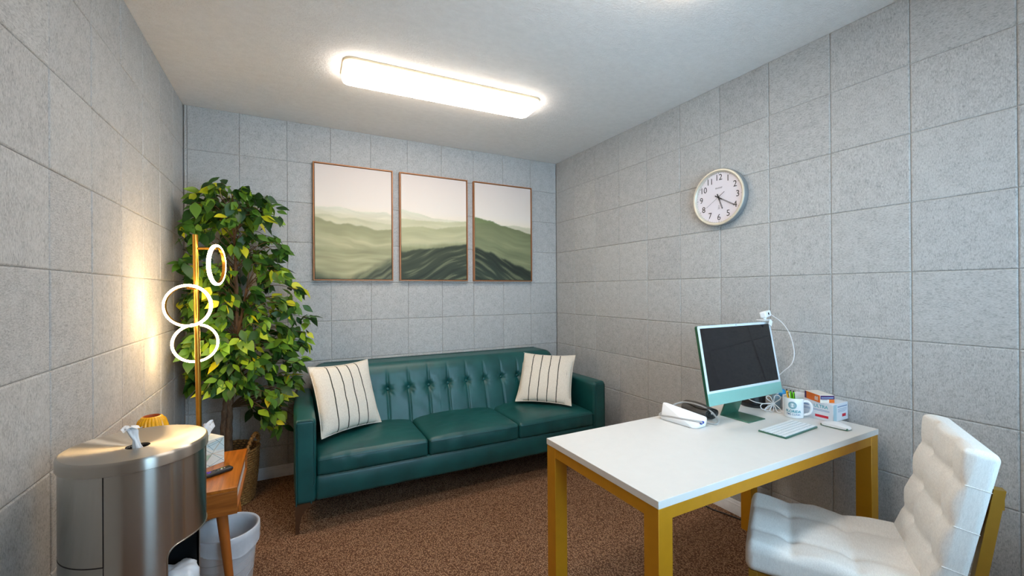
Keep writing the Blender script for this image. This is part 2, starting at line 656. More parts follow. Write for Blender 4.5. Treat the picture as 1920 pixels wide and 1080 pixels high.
D = .0125
wb = structure(finish('wall_back', nbox(XL - .15, ROOM_W + .15, D, D + .12, 0, ROOM_H), 'wall_base', smooth=0))
wr = structure(finish('wall_right', nbox(ROOM_W + D, ROOM_W + D + .12, -ROOM_L - .12, D, 0, ROOM_H), 'wall_base', smooth=0))
wl = structure(finish('wall_left', nbox(XL - D - .12, XL - D, -ROOM_L - .12, D, 0, ROOM_H), 'wall_base', smooth=0))
lay_panels(wb, [(XL + .002, .0015)] + [(ROOM_W - (k + 1) * T, ROOM_W - k * T) for k in range(10)][::-1], lambda a, z: (a, 0, z), 0)
lay_panels(wr, [(k * T, (k + 1) * T) for k in range(13)], lambda a, z: (ROOM_W, -a, z), -math.pi / 2)
lay_panels(wl, [(0.002, .281)] + [(.281 + k * T, .281 + (k + 1) * T) for k in range(12)], lambda a, z: (XL, -a, z), math.pi / 2)
structure(finish('floor', nbox(XL - .13, ROOM_W + .13, -ROOM_L - .12, .13, -.1, 0), 'carpet', smooth=0))
structure(finish('ceiling', nbox(XL - .13, ROOM_W + .13, -ROOM_L - .12, .13, ROOM_H, ROOM_H + .1), 'ceiling', smooth=0))
# wall behind the camera, with the window that lets daylight in
WX0, WX1, WZ0, WZ1 = 1.1, 2.8, .87, 2.23
bm = bmesh.new()
for a in ((XL - .13, WX0, 0, ROOM_H), (WX1, ROOM_W + .13, 0, ROOM_H), (WX0, WX1, 0, WZ0), (WX0, WX1, WZ1, ROOM_H)):
    box(bm, a[0], a[1], -ROOM_L - .12, -ROOM_L, a[2], a[3])
structure(finish('wall_front', bm, 'plaster', smooth=0))
bm = bmesh.new()
for a in ((WX0, WX0 + .05, WZ0, WZ1), (WX1 - .05, WX1, WZ0, WZ1), (WX0, WX1, WZ0, WZ0 + .05), (WX0, WX1, WZ1 - .05, WZ1), (1.925, 1.975, WZ0, WZ1)):
    box(bm, a[0], a[1], -ROOM_L - .09, -ROOM_L - .03, a[2], a[3])
win = structure(finish('window_1', bm, 'white_trim', smooth=0))
for x0, x1 in ((WX0 + .05, 1.925), (1.975, WX1 - .05)):
    finish('pane', nbox(x0, x1, -ROOM_L - .062, -ROOM_L - .058, WZ0 + .05, WZ1 - .05), 'glass', win, 0)
finish('window_sill', nbox(WX0 - .05, WX1 + .05, -ROOM_L, -ROOM_L + .07, WZ0 - .03, WZ0, .006), 'white_trim', win)

# baseboards: stepped profile
BP = [(0, 0), (.014, 0), (.014, .046), (.011, .052), (.0115, .062), (.008, .068), (.008, .076), (.004, .083), (0, .083)]


def baseboard(name, axis, a, b, org, sgn):
    bm = bmesh.new()
    prism(bm, [(org + sgn * u, v) for u, v in BP], axis, a, b)
    return structure(finish(name, bm, 'white_trim', smooth=30))


baseboard('baseboard_back', 0, XL, ROOM_W, 0.001, -1)
baseboard('baseboard_right', 1, -ROOM_L, -.001, ROOM_W - .001, -1)
baseboard('baseboard_left', 1, -ROOM_L, -.001, XL + .001, 1)


# ------------------------------------------------------------------ ceiling lights
def ceiling_light(loc, rz, label):
    t = thing('ceiling_light', label, 'ceiling light', loc, rz)
    L, W_, R = .625, .128, .055

    def outline(inset, n=6):
        p = []
        for sx, sy, a in ((1, 1, 0), (-1, 1, 90), (-1, -1, 180), (1, -1, 270)):
            for i in range(n + 1):
                th = math.radians(a + 90 * i / n)
                p.append((sx * (L - R) + (R - inset) * math.cos(th), sy * (W_ - R) + (R - inset) * math.sin(th)))
        return p
    for nm, m, lv in (('rim', 'fixture', [(0, 0), (0, -.012), (.004, -.014), (.012, -.014)]), ('diffuser', 'diffuser', [(.004, -.012), (.004, -.034), (.010, -.050), (.024, -.056), (.052, -.058)])):
        bm = bmesh.new()
        rings = [[bm.verts.new((x, y, z)) for x, y in outline(i)] for i, z in lv]
        n = len(rings[0])
        for A, B in zip(rings, rings[1:]):
            for i in range(n):
                bm.faces.new((A[i], A[(i + 1) % n], B[(i + 1) % n], B[i]))
        bm.faces.new(rings[-1])
        if nm == 'rim':
            bm.faces.new(list(reversed(rings[0])))
        finish(nm, bm, m, t, 50)
    return t


ceiling_light((1.52, -1.03, ROOM_H), math.radians(-2), 'long glowing ceiling light with rounded corners over the green sofa')
ceiling_light((1.57, -2.44, ROOM_H), math.radians(-2), 'ceiling light above the desk and the white chair')


# ------------------------------------------------------------------ sofa
def sofa():
    t = thing('sofa', 'long teal green leather sofa with button tufted back and three seat cushions', 'sofa', (1.768, -.035, 0), math.radians(-1.0))
    HW, AW, DEP = 1.112, .116, .90
    IN = HW - AW
    # arms, each with a piped front panel
    for sx in (-1, 1):
        cx = sx * (HW - AW / 2)

        def arm_fn(c, n, sx=sx):
            c = c.copy()
            c.x += .004 * math.sin(c.y * 9 + sx) * (1 if n.x * sx > .5 else 0)
            if n.z > .6:
                c.z += .004 * noise.noise(Vector((c.x * 8, c.y * 5, sx)))
            return c
        bm = soft_box((AW / 2, (DEP - .02) / 2, .2425), .026, (6, 30, 14), arm_fn)
        a = finish('arm', bm, 'leather', t, 60, (cx, -(DEP + .02) / 2, .4075))
        # piping around the front panel
        pts = []
        w_, h0, h1, r = AW / 2 - .012, -.2425, .2425 - .012, .022
        pts.append((-w_, h0)); pts.append((-w_, h1 - r))
        for i in range(7):
            th = math.pi - i * math.pi / 12
            pts.append((-w_ + r + r * math.cos(th), h1 - r + r * math.sin(th)))
        for i in range(7):
            th = math.pi / 2 - i * math.pi / 12
            pts.append((w_ - r + r * math.cos(th), h1 - r + r * math.sin(th)))
        pts.append((w_, -.10)); pts.append((w_, -.13)); pts.append((w_ - .016 if sx < 0 else w_, -.17)); pts.append((w_ - .016 if sx < 0 else w_, h0))
        if sx > 0:
            pts = [(-x, z) for x, z in pts]
        bm = bmesh.new()
        tube(bm, [(x, -(DEP - .02) / 2 + .004, z) for x, z in pts], .0038, 6)
        finish('piping', bm, 'leather_seam', a, 60)
    # base rail
    def base_fn(c, n):
        c = c.copy()
        if n.y < -.3:
            c.y -= .012 * math.cos(c.z / .0735 * math.pi / 2) + .003 * noise.noise(Vector((c.x * 4, c.z * 8, 2)))
        return c
    finish('base', soft_box((IN + .004, .43, .0735), .02, (60, 8, 8), base_fn), 'leather', t, 60, (0, -.455, .2395))
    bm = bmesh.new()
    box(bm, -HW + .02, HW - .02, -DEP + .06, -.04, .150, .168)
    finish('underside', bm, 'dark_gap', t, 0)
    # seat cushions
    cw = 2 * IN / 3
    for i in range(3):
        cx = -IN + cw * (i + .5)

        def seat_fn(c, n, i=i):
            c = c.copy()
            u, v = c.x / (cw / 2), c.y / .32
            k = max(0, 1 - u ** 4) * max(0, 1 - v ** 4)
            if n.z > .2:
                c.z += .030 * k + .006 * noise.noise(Vector((c.x * 5 + i * 7, c.y * 5, 0))) * k
                c.z += .003 * noise.noise(Vector((c.x * 16 + i * 7, c.y * 22, 4))) * k
            if n.y < -.3:
                c.y -= .010 * (1 - u ** 4) * math.cos(max(-1, min(1, c.z / .06)) * math.pi / 2)
                c.y += .004 * noise.noise(Vector((c.x * 22 + i * 9, c.z * 10 + c.x * 6, 1)))
            return c
        o = finish('seat_cushion', soft_box((cw / 2 - .002, .30, .056), .022, (36, 32, 6), seat_fn), 'leather', t, 60, (cx, -DEP + .30 + .006, .362))
        # seam along the front top edge and one along the bottom
        for zz, yy in ((.040, -.307), (-.050, -.303)):
            bm = bmesh.new()
            pts = [(-cw / 2 + .012 + (cw - .024) * k / 24, yy - .008 * (1 - (2 * k / 24 - 1) ** 4), zz + (.004 if zz > 0 else 0) * (1 - (2 * k / 24 - 1) ** 2)) for k in range(25)]
            tube(bm, pts, .0026, 6)
            finish('seam', bm, 'leather_seam', o, 60)
    # tufted back
    bx = [-.024 + .156 * (k - 5) for k in range(11)]
    ZB = .455                                # button height in the back's own frame is set below
    hz = .315

    def back_fn(c, n):
        c = c.copy()
        if n.y < -.2:
            d = min(bx, key=lambda b: abs(c.x - b))
            e = c.x - d
            zb = c.z - .125
            front = min(1, (-n.y - .2) * 2)
            top = 1 / (1 + math.exp((c.z - .255) * 60))
            c.y += front * (.0075 * gauss(e, .008) * top + .026 * gauss(math.hypot(e, zb * .9), .024) + .007 * gauss(e, .045) * gauss(zb, .10))
            # short folds radiating from each button
            ang = math.atan2(zb, e)
            rr = math.hypot(e, zb)
            c.y += front * .0022 * math.sin(ang * 8 + d * 9) * gauss(rr - .034, .022)
            # soft creases low down and to the tree's side
            c.y += front * .0035 * noise.noise(Vector((c.x * 11 + c.z * 12, c.z * 4, 5))) * (1 if c.x < -.1 else .35)
        # lean: top goes back
        k = (c.z + hz) / (2 * hz)
        thick = 1 - .42 * max(0, k - .25)
        c.y = .21 + (c.y - .21) * thick if True else c.y
        c.y += .0
        return c
    bm = soft_box((IN - .002, .215, hz), .080, (330, 6, 70), back_fn, 5)
    back = finish('backrest', bm, 'leather', t, 70, (0, -.245, .522))
    # leather buttons
    bb = bmesh.new()
    bmesh.ops.create_uvsphere(bb, u_segments=12, v_segments=8, radius=.012)
    for v in bb.verts:
        v.co.y *= .55
    bme = None
    for x in bx:
        zc = .125
        k = (zc + hz) / (2 * hz)
        thick = 1 - .42 * max(0, k - .25)
        yb = .21 + (-.215 + .036 - .21) * thick
        if bme is None:
            o = finish('button', bb, 'leather', back, 80, (x, yb - .004, zc))
            bme = o.data
        else:
            obj('button', bme, None, back, (x, yb - .004, zc))
    # top piping of the back
    bm = bmesh.new()
    tube(bm, [(-IN + .08 + (2 * IN - .16) * k / 30, .145, hz + .001) for k in range(31)], .004, 6)
    finish('piping', bm, 'leather_seam', back, 60)
    # flared metal legs
    prof = [(0, 0), (.019, 0), (.023, .05), (.032, .092), (.050, .126), (.078, .150), (.1, .158), (.1, .168), (0, .168)]
    for sx in (-1, 1):
        for y in (-DEP + .012, -.08):
            bm = bmesh.new()
            prism(bm, [(sx * (-HW + .006 + u) * -1 if False else (-sx) * (-HW + .006 + u), v) for u, v in prof], 1, y, y + .032)
            finish('leg', bm, 'bronze', t, 30)
    return t


sofa()


# ------------------------------------------------------------------ pillows
def pillow(corners, label, depth, seed):
    TL, TR, BR, BL = [Vector(c) for c in corners]
    ctr = (TL + TR + BR + BL) / 4
    x = ((TR + BR) - (TL + BL)).normalized()
    z = ((TL + TR) - (BL + BR))
    z = (z - x * z.dot(x)).normalized()
    y = z.cross(x)
    N = 28
    h = .228
    bm = bmesh.new()
    sides = []
    for s in (-1, 1):
        g = []
        for i in range(N + 1):
            row = []
            for j in range(N + 1):
                u, v = -1 + 2 * i / N, -1 + 2 * j / N
                pin = 1 - .075 * (1 - abs(v) ** 2.2) * abs(u) ** 3
                pin2 = 1 - .075 * (1 - abs(u) ** 2.2) * abs(v) ** 3
                k = max(0, 1 - abs(u) ** 2.6) ** .55 * max(0, 1 - abs(v) ** 2.6) ** .55
                th = depth * k + .004 * noise.noise(Vector((u * 3 + seed, v * 3, s))) * k ** .5 + .003 * math.sin(u * 14 + seed) * (1 - k) * (abs(v) > .7) * k
                row.append(bm.verts.new((u * h * pin, s * th, v * h * pin2)))
            g.append(row)
        sides.append(g)
        for i in range(N):
            for j in range(N):
                q = (g[i][j], g[i + 1][j], g[i + 1][j + 1], g[i][j + 1])
                bm.faces.new(q if s < 0 else tuple(reversed(q)))
    bmesh.ops.remove_doubles(bm, verts=bm.verts[:], dist=1e-5)
    t = thing('throw_pillow', label, 'pillow', ctr)
    t.matrix_world = Matrix.Translation(ctr) @ Matrix((x, y, z)).transposed().to_4x4()
    finish('cover', bm, 'pillow', t, 80)
    pts = []
    for i in range(4 * N):
        s_, k = divmod(i, N)
        a = -1 + 2 * k / N
        u, v = ((a, -1), (1, a), (-a, 1), (-1, -a))[s_]
        pin = 1 - .075 * (1 - abs(v) ** 2.2) * abs(u) ** 3
        pin2 = 1 - .075 * (1 - abs(u) ** 2.2) * abs(v) ** 3
        pts.append((u * h * pin, 0, v * h * pin2))
    bm = bmesh.new()
    tube(bm, pts, .0032, 6, closed=True)
    finish('edge_seam', bm, 'pillow_edge', t, 60)
    return t


pillow([[0.73, -0.592, 0.89], [1.125, -0.378, 0.878], [1.193, -0.526, 0.458], [0.797, -0.74, 0.470]], 'cream pillow with dark stripes on the sofa, beside the leafy tree', .062, 1)
pillow([[2.465, -0.354, 0.822], [2.790, -0.655, 0.815], [2.591, -0.846, 0.465], [2.265, -0.545, 0.472]], 'cream pillow with dark stripes at the sofa arm by the desk', .062, 5)


# ------------------------------------------------------------------ triptych
def lerp_line(pts, x):
    for (x0, y0), (x1, y1) in zip(pts, pts[1:]):
        if x <= x1:
            k = max(0, min(1, (x - x0) / (x1 - x0)))
            k = k * k * (3 - 2 * k)
            return y0 + (y1 - y0) * k
    return pts[-1][1]


def sm(a, b, x):
    k = max(0, min(1, (x - a) / (b - a)))
    return k * k * (3 - 2 * k)


def mixc(a, b, k):
    return tuple(p + (q - p) * k for p, q in zip(a, b))


SKY_T, SKY_B = (218, 206, 200), (232, 222, 212)
PAINT = [
    dict(layers=[  # ridge (x, fraction from top), top colour, bottom colour, fall
        ([(0, .375), (.3, .362), (.55, .388), (.78, .384), (.92, .378), (1, .40)], (208, 208, 192), (220, 216, 200), .10),
        ([(0, .395), (.25, .415), (.6, .44), (1, .452)], (206, 206, 184), (216, 214, 194), .08),
        ([(0, .44), (.14, .428), (.32, .458), (.5, .448), (.75, .47), (1, .49)], (190, 194, 160), (206, 206, 176), .07),
        ([(0, .462), (.18, .49), (.28, .512), (.42, .500), (.5, .516), (.6, .512), (.8, .545), (1, .535)], (150, 158, 112), (180, 182, 136), .16),
        ([(0, .70), (.4, .715), (.7, .70), (1, .685)], (146, 154, 112), (170, 174, 128), .10),
        ([(0, .90), (.2, .93), (.4, .965), (.62, .90), (.82, .83), (1, .77)], (74, 92, 72), (96, 108, 86), .16)]),
    dict(layers=[
        ([(0, .335), (.2, .36), (.5, .40), (1, .41)], (208, 208, 190), (220, 214, 198), .09),
        ([(0, .42), (.3, .43), (.7, .425), (1, .405)], (190, 194, 156), (206, 206, 172), .10),
        ([(0, .50), (.28, .485), (.5, .50), (.75, .47), (1, .45)], (172, 178, 132), (190, 192, 148), .16),
        ([(0, .655), (.35, .645), (.7, .615), (1, .60)], (150, 160, 116), (128, 140, 98), .08),
        ([(0, .735), (.3, .70), (.55, .685), (.8, .655), (1, .635)], (66, 82, 62), (56, 74, 62), .30)]),
    dict(layers=[
        ([(0, .60), (.45, .425), (.7, .415), (1, .43)], (196, 196, 172), (206, 204, 184), .08),
        ([(0, .355), (.25, .38), (.5, .425), (.75, .46), (1, .495)], (112, 130, 84), (142, 156, 108), .30),
        ([(0, .52), (.3, .58), (.6, .66), (1, .70)], (104, 122, 82), (130, 146, 100), .12),
        ([(0, .655), (.25, .70), (.5, .765), (.75, .83), (1, .885)], (42, 58, 48), (50, 72, 62), .25)]),
]


SOFT = [[.006, .008, .008, .01, .05, .10], [.006, .008, .012, .06, .016], [.008, .006, .06, .03]]


def painting(x0, x1, idx, label):
    z0, z1 = 1.463, 2.378
    t = thing('framed_canvas', label, 'painting', ((x0 + x1) / 2, 0, z0), 0, None)
    W_, H_ = x1 - x0, z1 - z0
    FRW, DEP = .0085, .034
    for a in ((-W_ / 2, -W_ / 2 + FRW, 0, H_), (W_ / 2 - FRW, W_ / 2, 0, H_), (-W_ / 2 + FRW, W_ / 2 - FRW, 0, FRW), (-W_ / 2 + FRW, W_ / 2 - FRW, H_ - FRW, H_)):
        finish('frame_strip', nbox(a[0], a[1], -DEP - .002, -.002, a[2], a[3], .0012, 1), 'copper', t)
    # dark recess between frame and canvas
    finish('backing', nbox(-W_ / 2 + FRW, W_ / 2 - FRW, -.010, -.004, FRW, H_ - FRW), 'dark_gap', t, 0)
    g = FRW + .004
    NX, NZ = 84, 126
    me = bpy.data.meshes.new('canvas')
    vs, fs, cols = [], [], []
    for j in range(NZ + 1):
        for i in range(NX + 1):
            u, v = i / NX, 1 - j / NZ
            vs.append((-W_ / 2 + g + (W_ - 2 * g) * u, -DEP + .004, g + (H_ - 2 * g) * j / NZ))
            c = mixc(SKY_T, SKY_B, min(1, v / .4))
            wob = .006 * noise.noise(Vector((u * 9 + idx * 5, v * 3, 0)))
            for li, (ridge, ct, cb, fall) in enumerate(PAINT[idx]['layers']):
                d = v + wob - lerp_line(ridge, u) + .004 * noise.noise(Vector((u * 30, li * 3.1, idx)))
                dd = v - lerp_line(ridge, u) * .75 + (.22 * u * (1 if idx < 2 else -1) if cb[0] < 110 else 0) + .05 * noise.noise(Vector((u * 2 + li * 4, v * 2, idx)))
                s1 = noise.noise(Vector((u * 2.2 + li * 9, dd * 30, idx)))
                s2 = noise.noise(Vector((u * 4 + li * 9, dd * 75, idx + 4)))
                k = sm(-.004, SOFT[idx][li], d)
                if k > 0:
                    cc = mixc(ct, cb, min(1, d / fall))
                    a = (.05 + .09 * sm(.45, .9, v)) * (s1 + .5 * s2)
                    cc = tuple(max(0, q * (1 + a)) for q in cc)
                    dark = cb[0] < 100
                    if dark:
                        hl = sm(.12, .5, s1 + .45 * s2) * .62
                        cc = mixc(cc, (132, 144, 100), hl)
                        cc = mixc(cc, (36, 52, 48), .45 * sm(.05, .5, -s1))
                    c = mixc(c, cc, k)
            gy = sum(c) / 3
            c = mixc(c, (gy * 1.06, gy, gy * .86), .45 * sm(.32, .46, v))
            cols.append(s2l(tuple(min(255, q) for q in c)) + (1,))
    for j in range(NZ):
        for i in range(NX):
            a = j * (NX + 1) + i
            fs.append((a, a + 1, a + NX + 2, a + NX + 1))
    me.from_pydata(vs, [], fs)
    at = me.color_attributes.new('print', 'FLOAT_COLOR', 'POINT')
    for i, c in enumerate(cols):
        at.data[i].color = c
    cv = obj('canvas', me, 'canvas', t)
    finish('canvas_edge', nbox(-W_ / 2 + g, W_ / 2 - g, -DEP + .0045, -.010, g, H_ - g), 'tissue_box', cv, 0)
    return t


painting(.788, 1.394, 0, 'framed misty hills canvas with pale ridges, hanging nearest the leafy tree')
painting(1.450, 2.063, 1, 'framed green hills canvas hanging between two others')
painting(2.122, 2.740, 2, 'framed canvas of one dark green slope, hanging nearest the clock wall')


# ------------------------------------------------------------------ wall clock
def clock():
    R = .178
    t = thing('wall_clock', 'round wall clock with silver rim and black numerals on panelled wall', 'clock', (ROOM_W, -1.842, 1.952))
    t.rotation_euler = (0, 0, -math.pi / 2)          # local -Y faces the room, local X runs to the viewer's right

    def disc(prof, m, name, par=t, seg=72):
        bm = bmesh.new()
        lathe(bm, prof, seg)
        for v in bm.verts:
            v.co = Vector((v.co.x, -v.co.z, v.co.y))
        return finish(name, bm, m, par, 40)
    disc([(0, .001), (R - .010, .001), (R - .002, .006), (R, .02), (R, .040), (R - .002, .043)], 'clock_side', 'case')
    disc([(R - .002, .043), (R - .004, .047), (R - .010, .049), (R - .016, .047), (R - .020, .042), (R - .022, .030)], 'clock_rim', 'rim')
    face = disc([(0, .030), (R - .020, .030)], 'clock_face', 'dial')
    for h in range(1, 13):
        a = math.radians(90 - 30 * h)
        for di, ch in enumerate(str(h)):
            off = 0 if h < 10 else (-.0125, .0125)[di]
            obj('numeral', text_mesh(ch, .054, .0002, .0, .95), 'ink', face, (math.cos(a) * R * .70 + off, -.0304, math.sin(a) * R * .70), (math.pi / 2, 0, 0))
    bm = bmesh.new()
    for k in range(60):
        a = math.radians(6 * k)
        l0, w_ = (R * .825, .0011) if k % 5 == 0 else (R * .85, .0005)
        c, s = math.cos(a), math.sin(a)
        q = [(l0, -w_), (R * .875, -w_), (R * .875, w_), (l0, w_)]
        bm.faces.new([bm.verts.new((x * c - y * s, -.0305, x * s + y * c)) for x, y in q])
    finish('minute_marks', bm, 'ink', face, 0)
    obj('lettering', text_mesh('SHARP', .013, .0001, .0002, 1.25), 'ink_grey', face, (0, -.0304, R * .335), (math.pi / 2, 0, 0))
    # small tower emblem under the centre
    bm = bmesh.new()
    for p, q in (((-.006, -.070), (.006, -.058)), ((.006, -.070), (-.006, -.058)), ((0, -.058), (0, -.050)), ((-.007, -.072), (.007, -.072)), ((-.004, -.048), (.004, -.052))):
        tube(bm, [(p[0], -.0304, p[1]), (q[0], -.0304, q[1])], .0007, 4)
    finish('tower_emblem', bm, 'ink_grey', face, 0)

    def hand(name, ang, l, tail, w_, y, m='ink', slot=True):
        a = math.radians(90 - ang)
        c, s = math.cos(a), math.sin(a)
        bm = bmesh.new()
        if slot:
            parts = [(-tail, l * .25, -w_, w_), (l * .25, l, -w_, -w_ * .35), (l * .25, l, w_ * .35, w_), (l - .004, l, -w_, w_)]
        else:
            parts = [(-tail, l, -w_, w_)]
        for x0, x1, y0, y1 in parts:
            b2 = len(bm.verts)
            box(bm, x0, x1, y, y + .0008, y0, y1)
        for v in bm.verts:
            x, z = v.co.x, v.co.z
            v.co.x, v.co.z = x * c - z * s, x * s + z * c
        finish(name, bm, m, face, 0)
    hand('hour_hand', 160, .078, .024, .0036, -.035)
    hand('minute_hand', 121, .118, .026, .0032, -.037)
    hand('second_hand', 237, .098, 0, .0006, -.039, 'ink', False)
    hand('second_hand_tail', 57, .052, 0, .0013, -.039, 'ink', False)
    disc([(0, .040), (.004, .040), (.005, .030)], 'ink', 'hub', face, 16)
    return t


clock()


# ------------------------------------------------------------------ desk
def desk():
    x0, x1, y0, y1, z = 1.604, 2.988, -2.648, -2.032, .74
    t = thing('desk', 'white topped desk on mustard gold square metal legs', 'desk', ((x0 + x1) / 2, (y0 + y1) / 2, 0))
    hx, hy = (x1 - x0) / 2, (y1 - y0) / 2
    finish('desk_top', nbox(-hx, hx, -hy, hy, z - .025, z, .0012, 1), 'desk_top', t)
    L = .060
    e = .002
    for sx in (-1, 1):
        for sy in (-1, 1):
            xa, ya = sx * (hx - e), sy * (hy - e)
            xb, yb = xa - sx * L, ya - sy * L
            finish('leg', nbox(min(xa, xb), max(xa, xb), min(ya, yb), max(ya, yb), 0, z - .0255, .0012, 1), 'gold_paint', t)
    for sy in (-1, 1):
        ya, yb = sy * (hy - e - .001), sy * (hy - e - .026)
        finish('rail', nbox(-hx + L, hx - L, min(ya, yb), max(ya, yb), z - .066, z - .0255, .001, 1), 'gold_paint', t)
    for sx in (-1, 1):
        xa, xb = sx * (hx - e - .001), sx * (hx - e - .026)
        finish('rail', nbox(min(xa, xb), max(xa, xb), -hy + L, hy - L, z - .066, z - .0255, .001, 1), 'gold_paint', t)
    return t


desk()
DZ = .7403


# ------------------------------------------------------------------ white tufted chair
def chair():
    t = thing('office_chair', 'white tufted side chair on a brushed gold frame, pulled to the desk', 'chair', (2.406, -2.701, 0), math.radians(29.4))

    def tuft(pts, cols, rows, axis):
        def fn(c, n):
            c = c.copy()
            k = n.z if axis == 2 else n.y
            if k > .30:
                u, v = c.x, (c.y if axis == 2 else c.z)
                f_ = sm(.30, .95, k)
                d = 0
                for q in cols:
                    d += .0045 * gauss(u - q, .014)
                for q in rows:
                    d += .0045 * gauss(v - q, .014)
                for q in cols:
                    for r_ in rows:
                        d += .016 * gauss(math.hypot(u - q, v - r_), .026)
                gx = min(abs(u - q) for q in cols)
                gy = min(abs(v - q) for q in rows)
                puff = .012 * (1 - gauss(gx, .06)) * (1 - gauss(gy, .06))
                w_ = .0015 * noise.noise(Vector((u * 20, v * 20, axis)))
                if axis == 2:
                    c.z += f_ * (puff - d + w_)
                else:
                    c.y += f_ * (puff - d + w_)
            return c
        return fn
    bm = soft_box((.230, .255, .050), .028, (44, 48, 6), tuft(None, (-.10, .10), (.115, -.065), 2), 5)
    finish('seat', bm, 'chair_fabric', t, 70, (0, -.012, .405))

    bf = tuft(None, (-.10, .10), (-.13, .0, .13), 1)

    bm = soft_box((.217, .036, .240), .022, (44, 6, 50), bf, 5)
    b = finish('backrest', bm, 'chair_fabric', t, 70, (0, -.318, .668), (math.radians(11), 0, 0))
    # top seam of the backrest cover
    for zz, nm in ((-.13, 'seam'), (.0, 'seam'), (.13, 'seam')):
        bm = bmesh.new()
        tube(bm, [(-.2172, y, zz) for y in (-.031, -.012, .012, .026)], .0012, 5)
        finish(nm, bm, 'chair_fabric', b, 60)
    g = 'gold_chair'
    B = .014
    for sx in (-1, 1):
        x = sx * .196
        bm = nbox(x - B, x + B, .205, .205 + 2 * B, 0, .352, .0015, 1)
        finish('leg', bm, g, t)
        # rear leg: rises with the slant of the back
        bm = bmesh.new()
        poly = [(-.300, 0), (-.268, 0), (-.312, .36), (-.378, .80), (-.402, .80), (-.340, .36)]
        prism(bm, poly, 0, x - B, x + B)
        finish('leg', bm, g, t, 0)
        finish('side_rail', nbox(x - B, x + B, -.325, .206, .322, .352, .0015, 1), g, t)
    finish('front_rail', nbox(-.2, .2, .205, .205 + 2 * B, .322, .352, .0015, 1), g, t)
    finish('back_rail', nbox(-.2, .2, -.402, -.376, .74, .77, .0015, 1), g, t)
    finish('stretcher', nbox(-.2, .2, -.318, -.296, .322, .352, .0015, 1), g, t)
    return t


chair()


# ------------------------------------------------------------------ ring floor lamp
def ring_lamp():
    base, topp = Vector((.207, -.866, 0)), Vector((.185, -.853, 1.681))
    t = thing('floor_lamp', 'brass floor lamp with three glowing rings beside the leafy tree', 'lamp', base)
    bm = bmesh.new()
    lathe(bm, [(0, 0), (.105, 0), (.11, .004), (.11, .014), (.105, .019), (.02, .022), (.016, .03), (0, .03)], 40)
    finish('base', bm, 'brass', t)
    bm = bmesh.new()
    pts = [(0, 0, .02), (topp - base)]
    tube(bm, pts, .0125, 16)
    finish('pole', bm, 'brass', t)

    def at(z):
        return base.lerp(topp, z / 1.681)
    er = Vector((-.157, .988, 0))
    R_, TH = .098, .0105
    cams = cam.location
    for c, zarm, nudge in (((.285, -.905, 1.520), 1.610, Vector((.97, -.22, 0))), ((.170, -.957, 1.311), 1.405, None), ((.164, -.728, 1.099), 1.19, None)):
        c = Vector(c)
        d = c - at(c.z)
        d.z = 0
        nrm = d.normalized()
        if nudge is not None:
            nrm = nudge.normalized()
        side = Vector((0, 0, 1)).cross(nrm).normalized()
        n = 64
        # band of light: flat ring with a rounded outer face, and a brass inner hoop
        bm = bmesh.new()
        secs = [(R_ - .002, -.008), (R_ + .003, -.0095), (R_ + .0085, -.006), (R_ + .010, 0), (R_ + .0085, .006), (R_ + .003, .0095), (R_ - .002, .008)]
        cols = []
        for k in range(n):
            a = 2 * math.pi * k / n
            ra = side * math.cos(a) + Vector((0, 0, 1)) * math.sin(a)
            cols.append([bm.verts.new(c - base + ra * r + nrm * q) for r, q in secs])
        for k in range(n):
            A, Bc = cols[k], cols[(k + 1) % n]
            for j in range(len(secs)):
                jj = (j + 1) % len(secs)
                bm.faces.new((A[j], A[jj], Bc[jj], Bc[j]))
        ring = finish('light_ring', bm, 'ring', t, 60)
        bm = bmesh.new()
        cols = []
        secs = [(R_ - .0025, -.0075), (R_ - .0045, -.0075), (R_ - .0045, .0075), (R_ - .0025, .0075)]
        for k in range(n):
            a = 2 * math.pi * k / n
            ra = side * math.cos(a) + Vector((0, 0, 1)) * math.sin(a)
            cols.append([bm.verts.new(c - base + ra * r + nrm * q) for r, q in secs])
        for k in range(n):
            A, Bc = cols[k], cols[(k + 1) % n]
            for j in range(4):
                bm.faces.new((A[j], A[(j + 1) % 4], Bc[(j + 1) % 4], Bc[j]))
        finish('inner_hoop', bm, 'brass', ring, 60)
        bm = bmesh.new()
        za = c.z + R_ - .010
        p = at(za)
        e = Vector((c.x, c.y, za))
        tube(bm, [p - base, e - base], .006, 10)
        finish('arm', bm, 'brass', t)
    return t


ring_lamp()


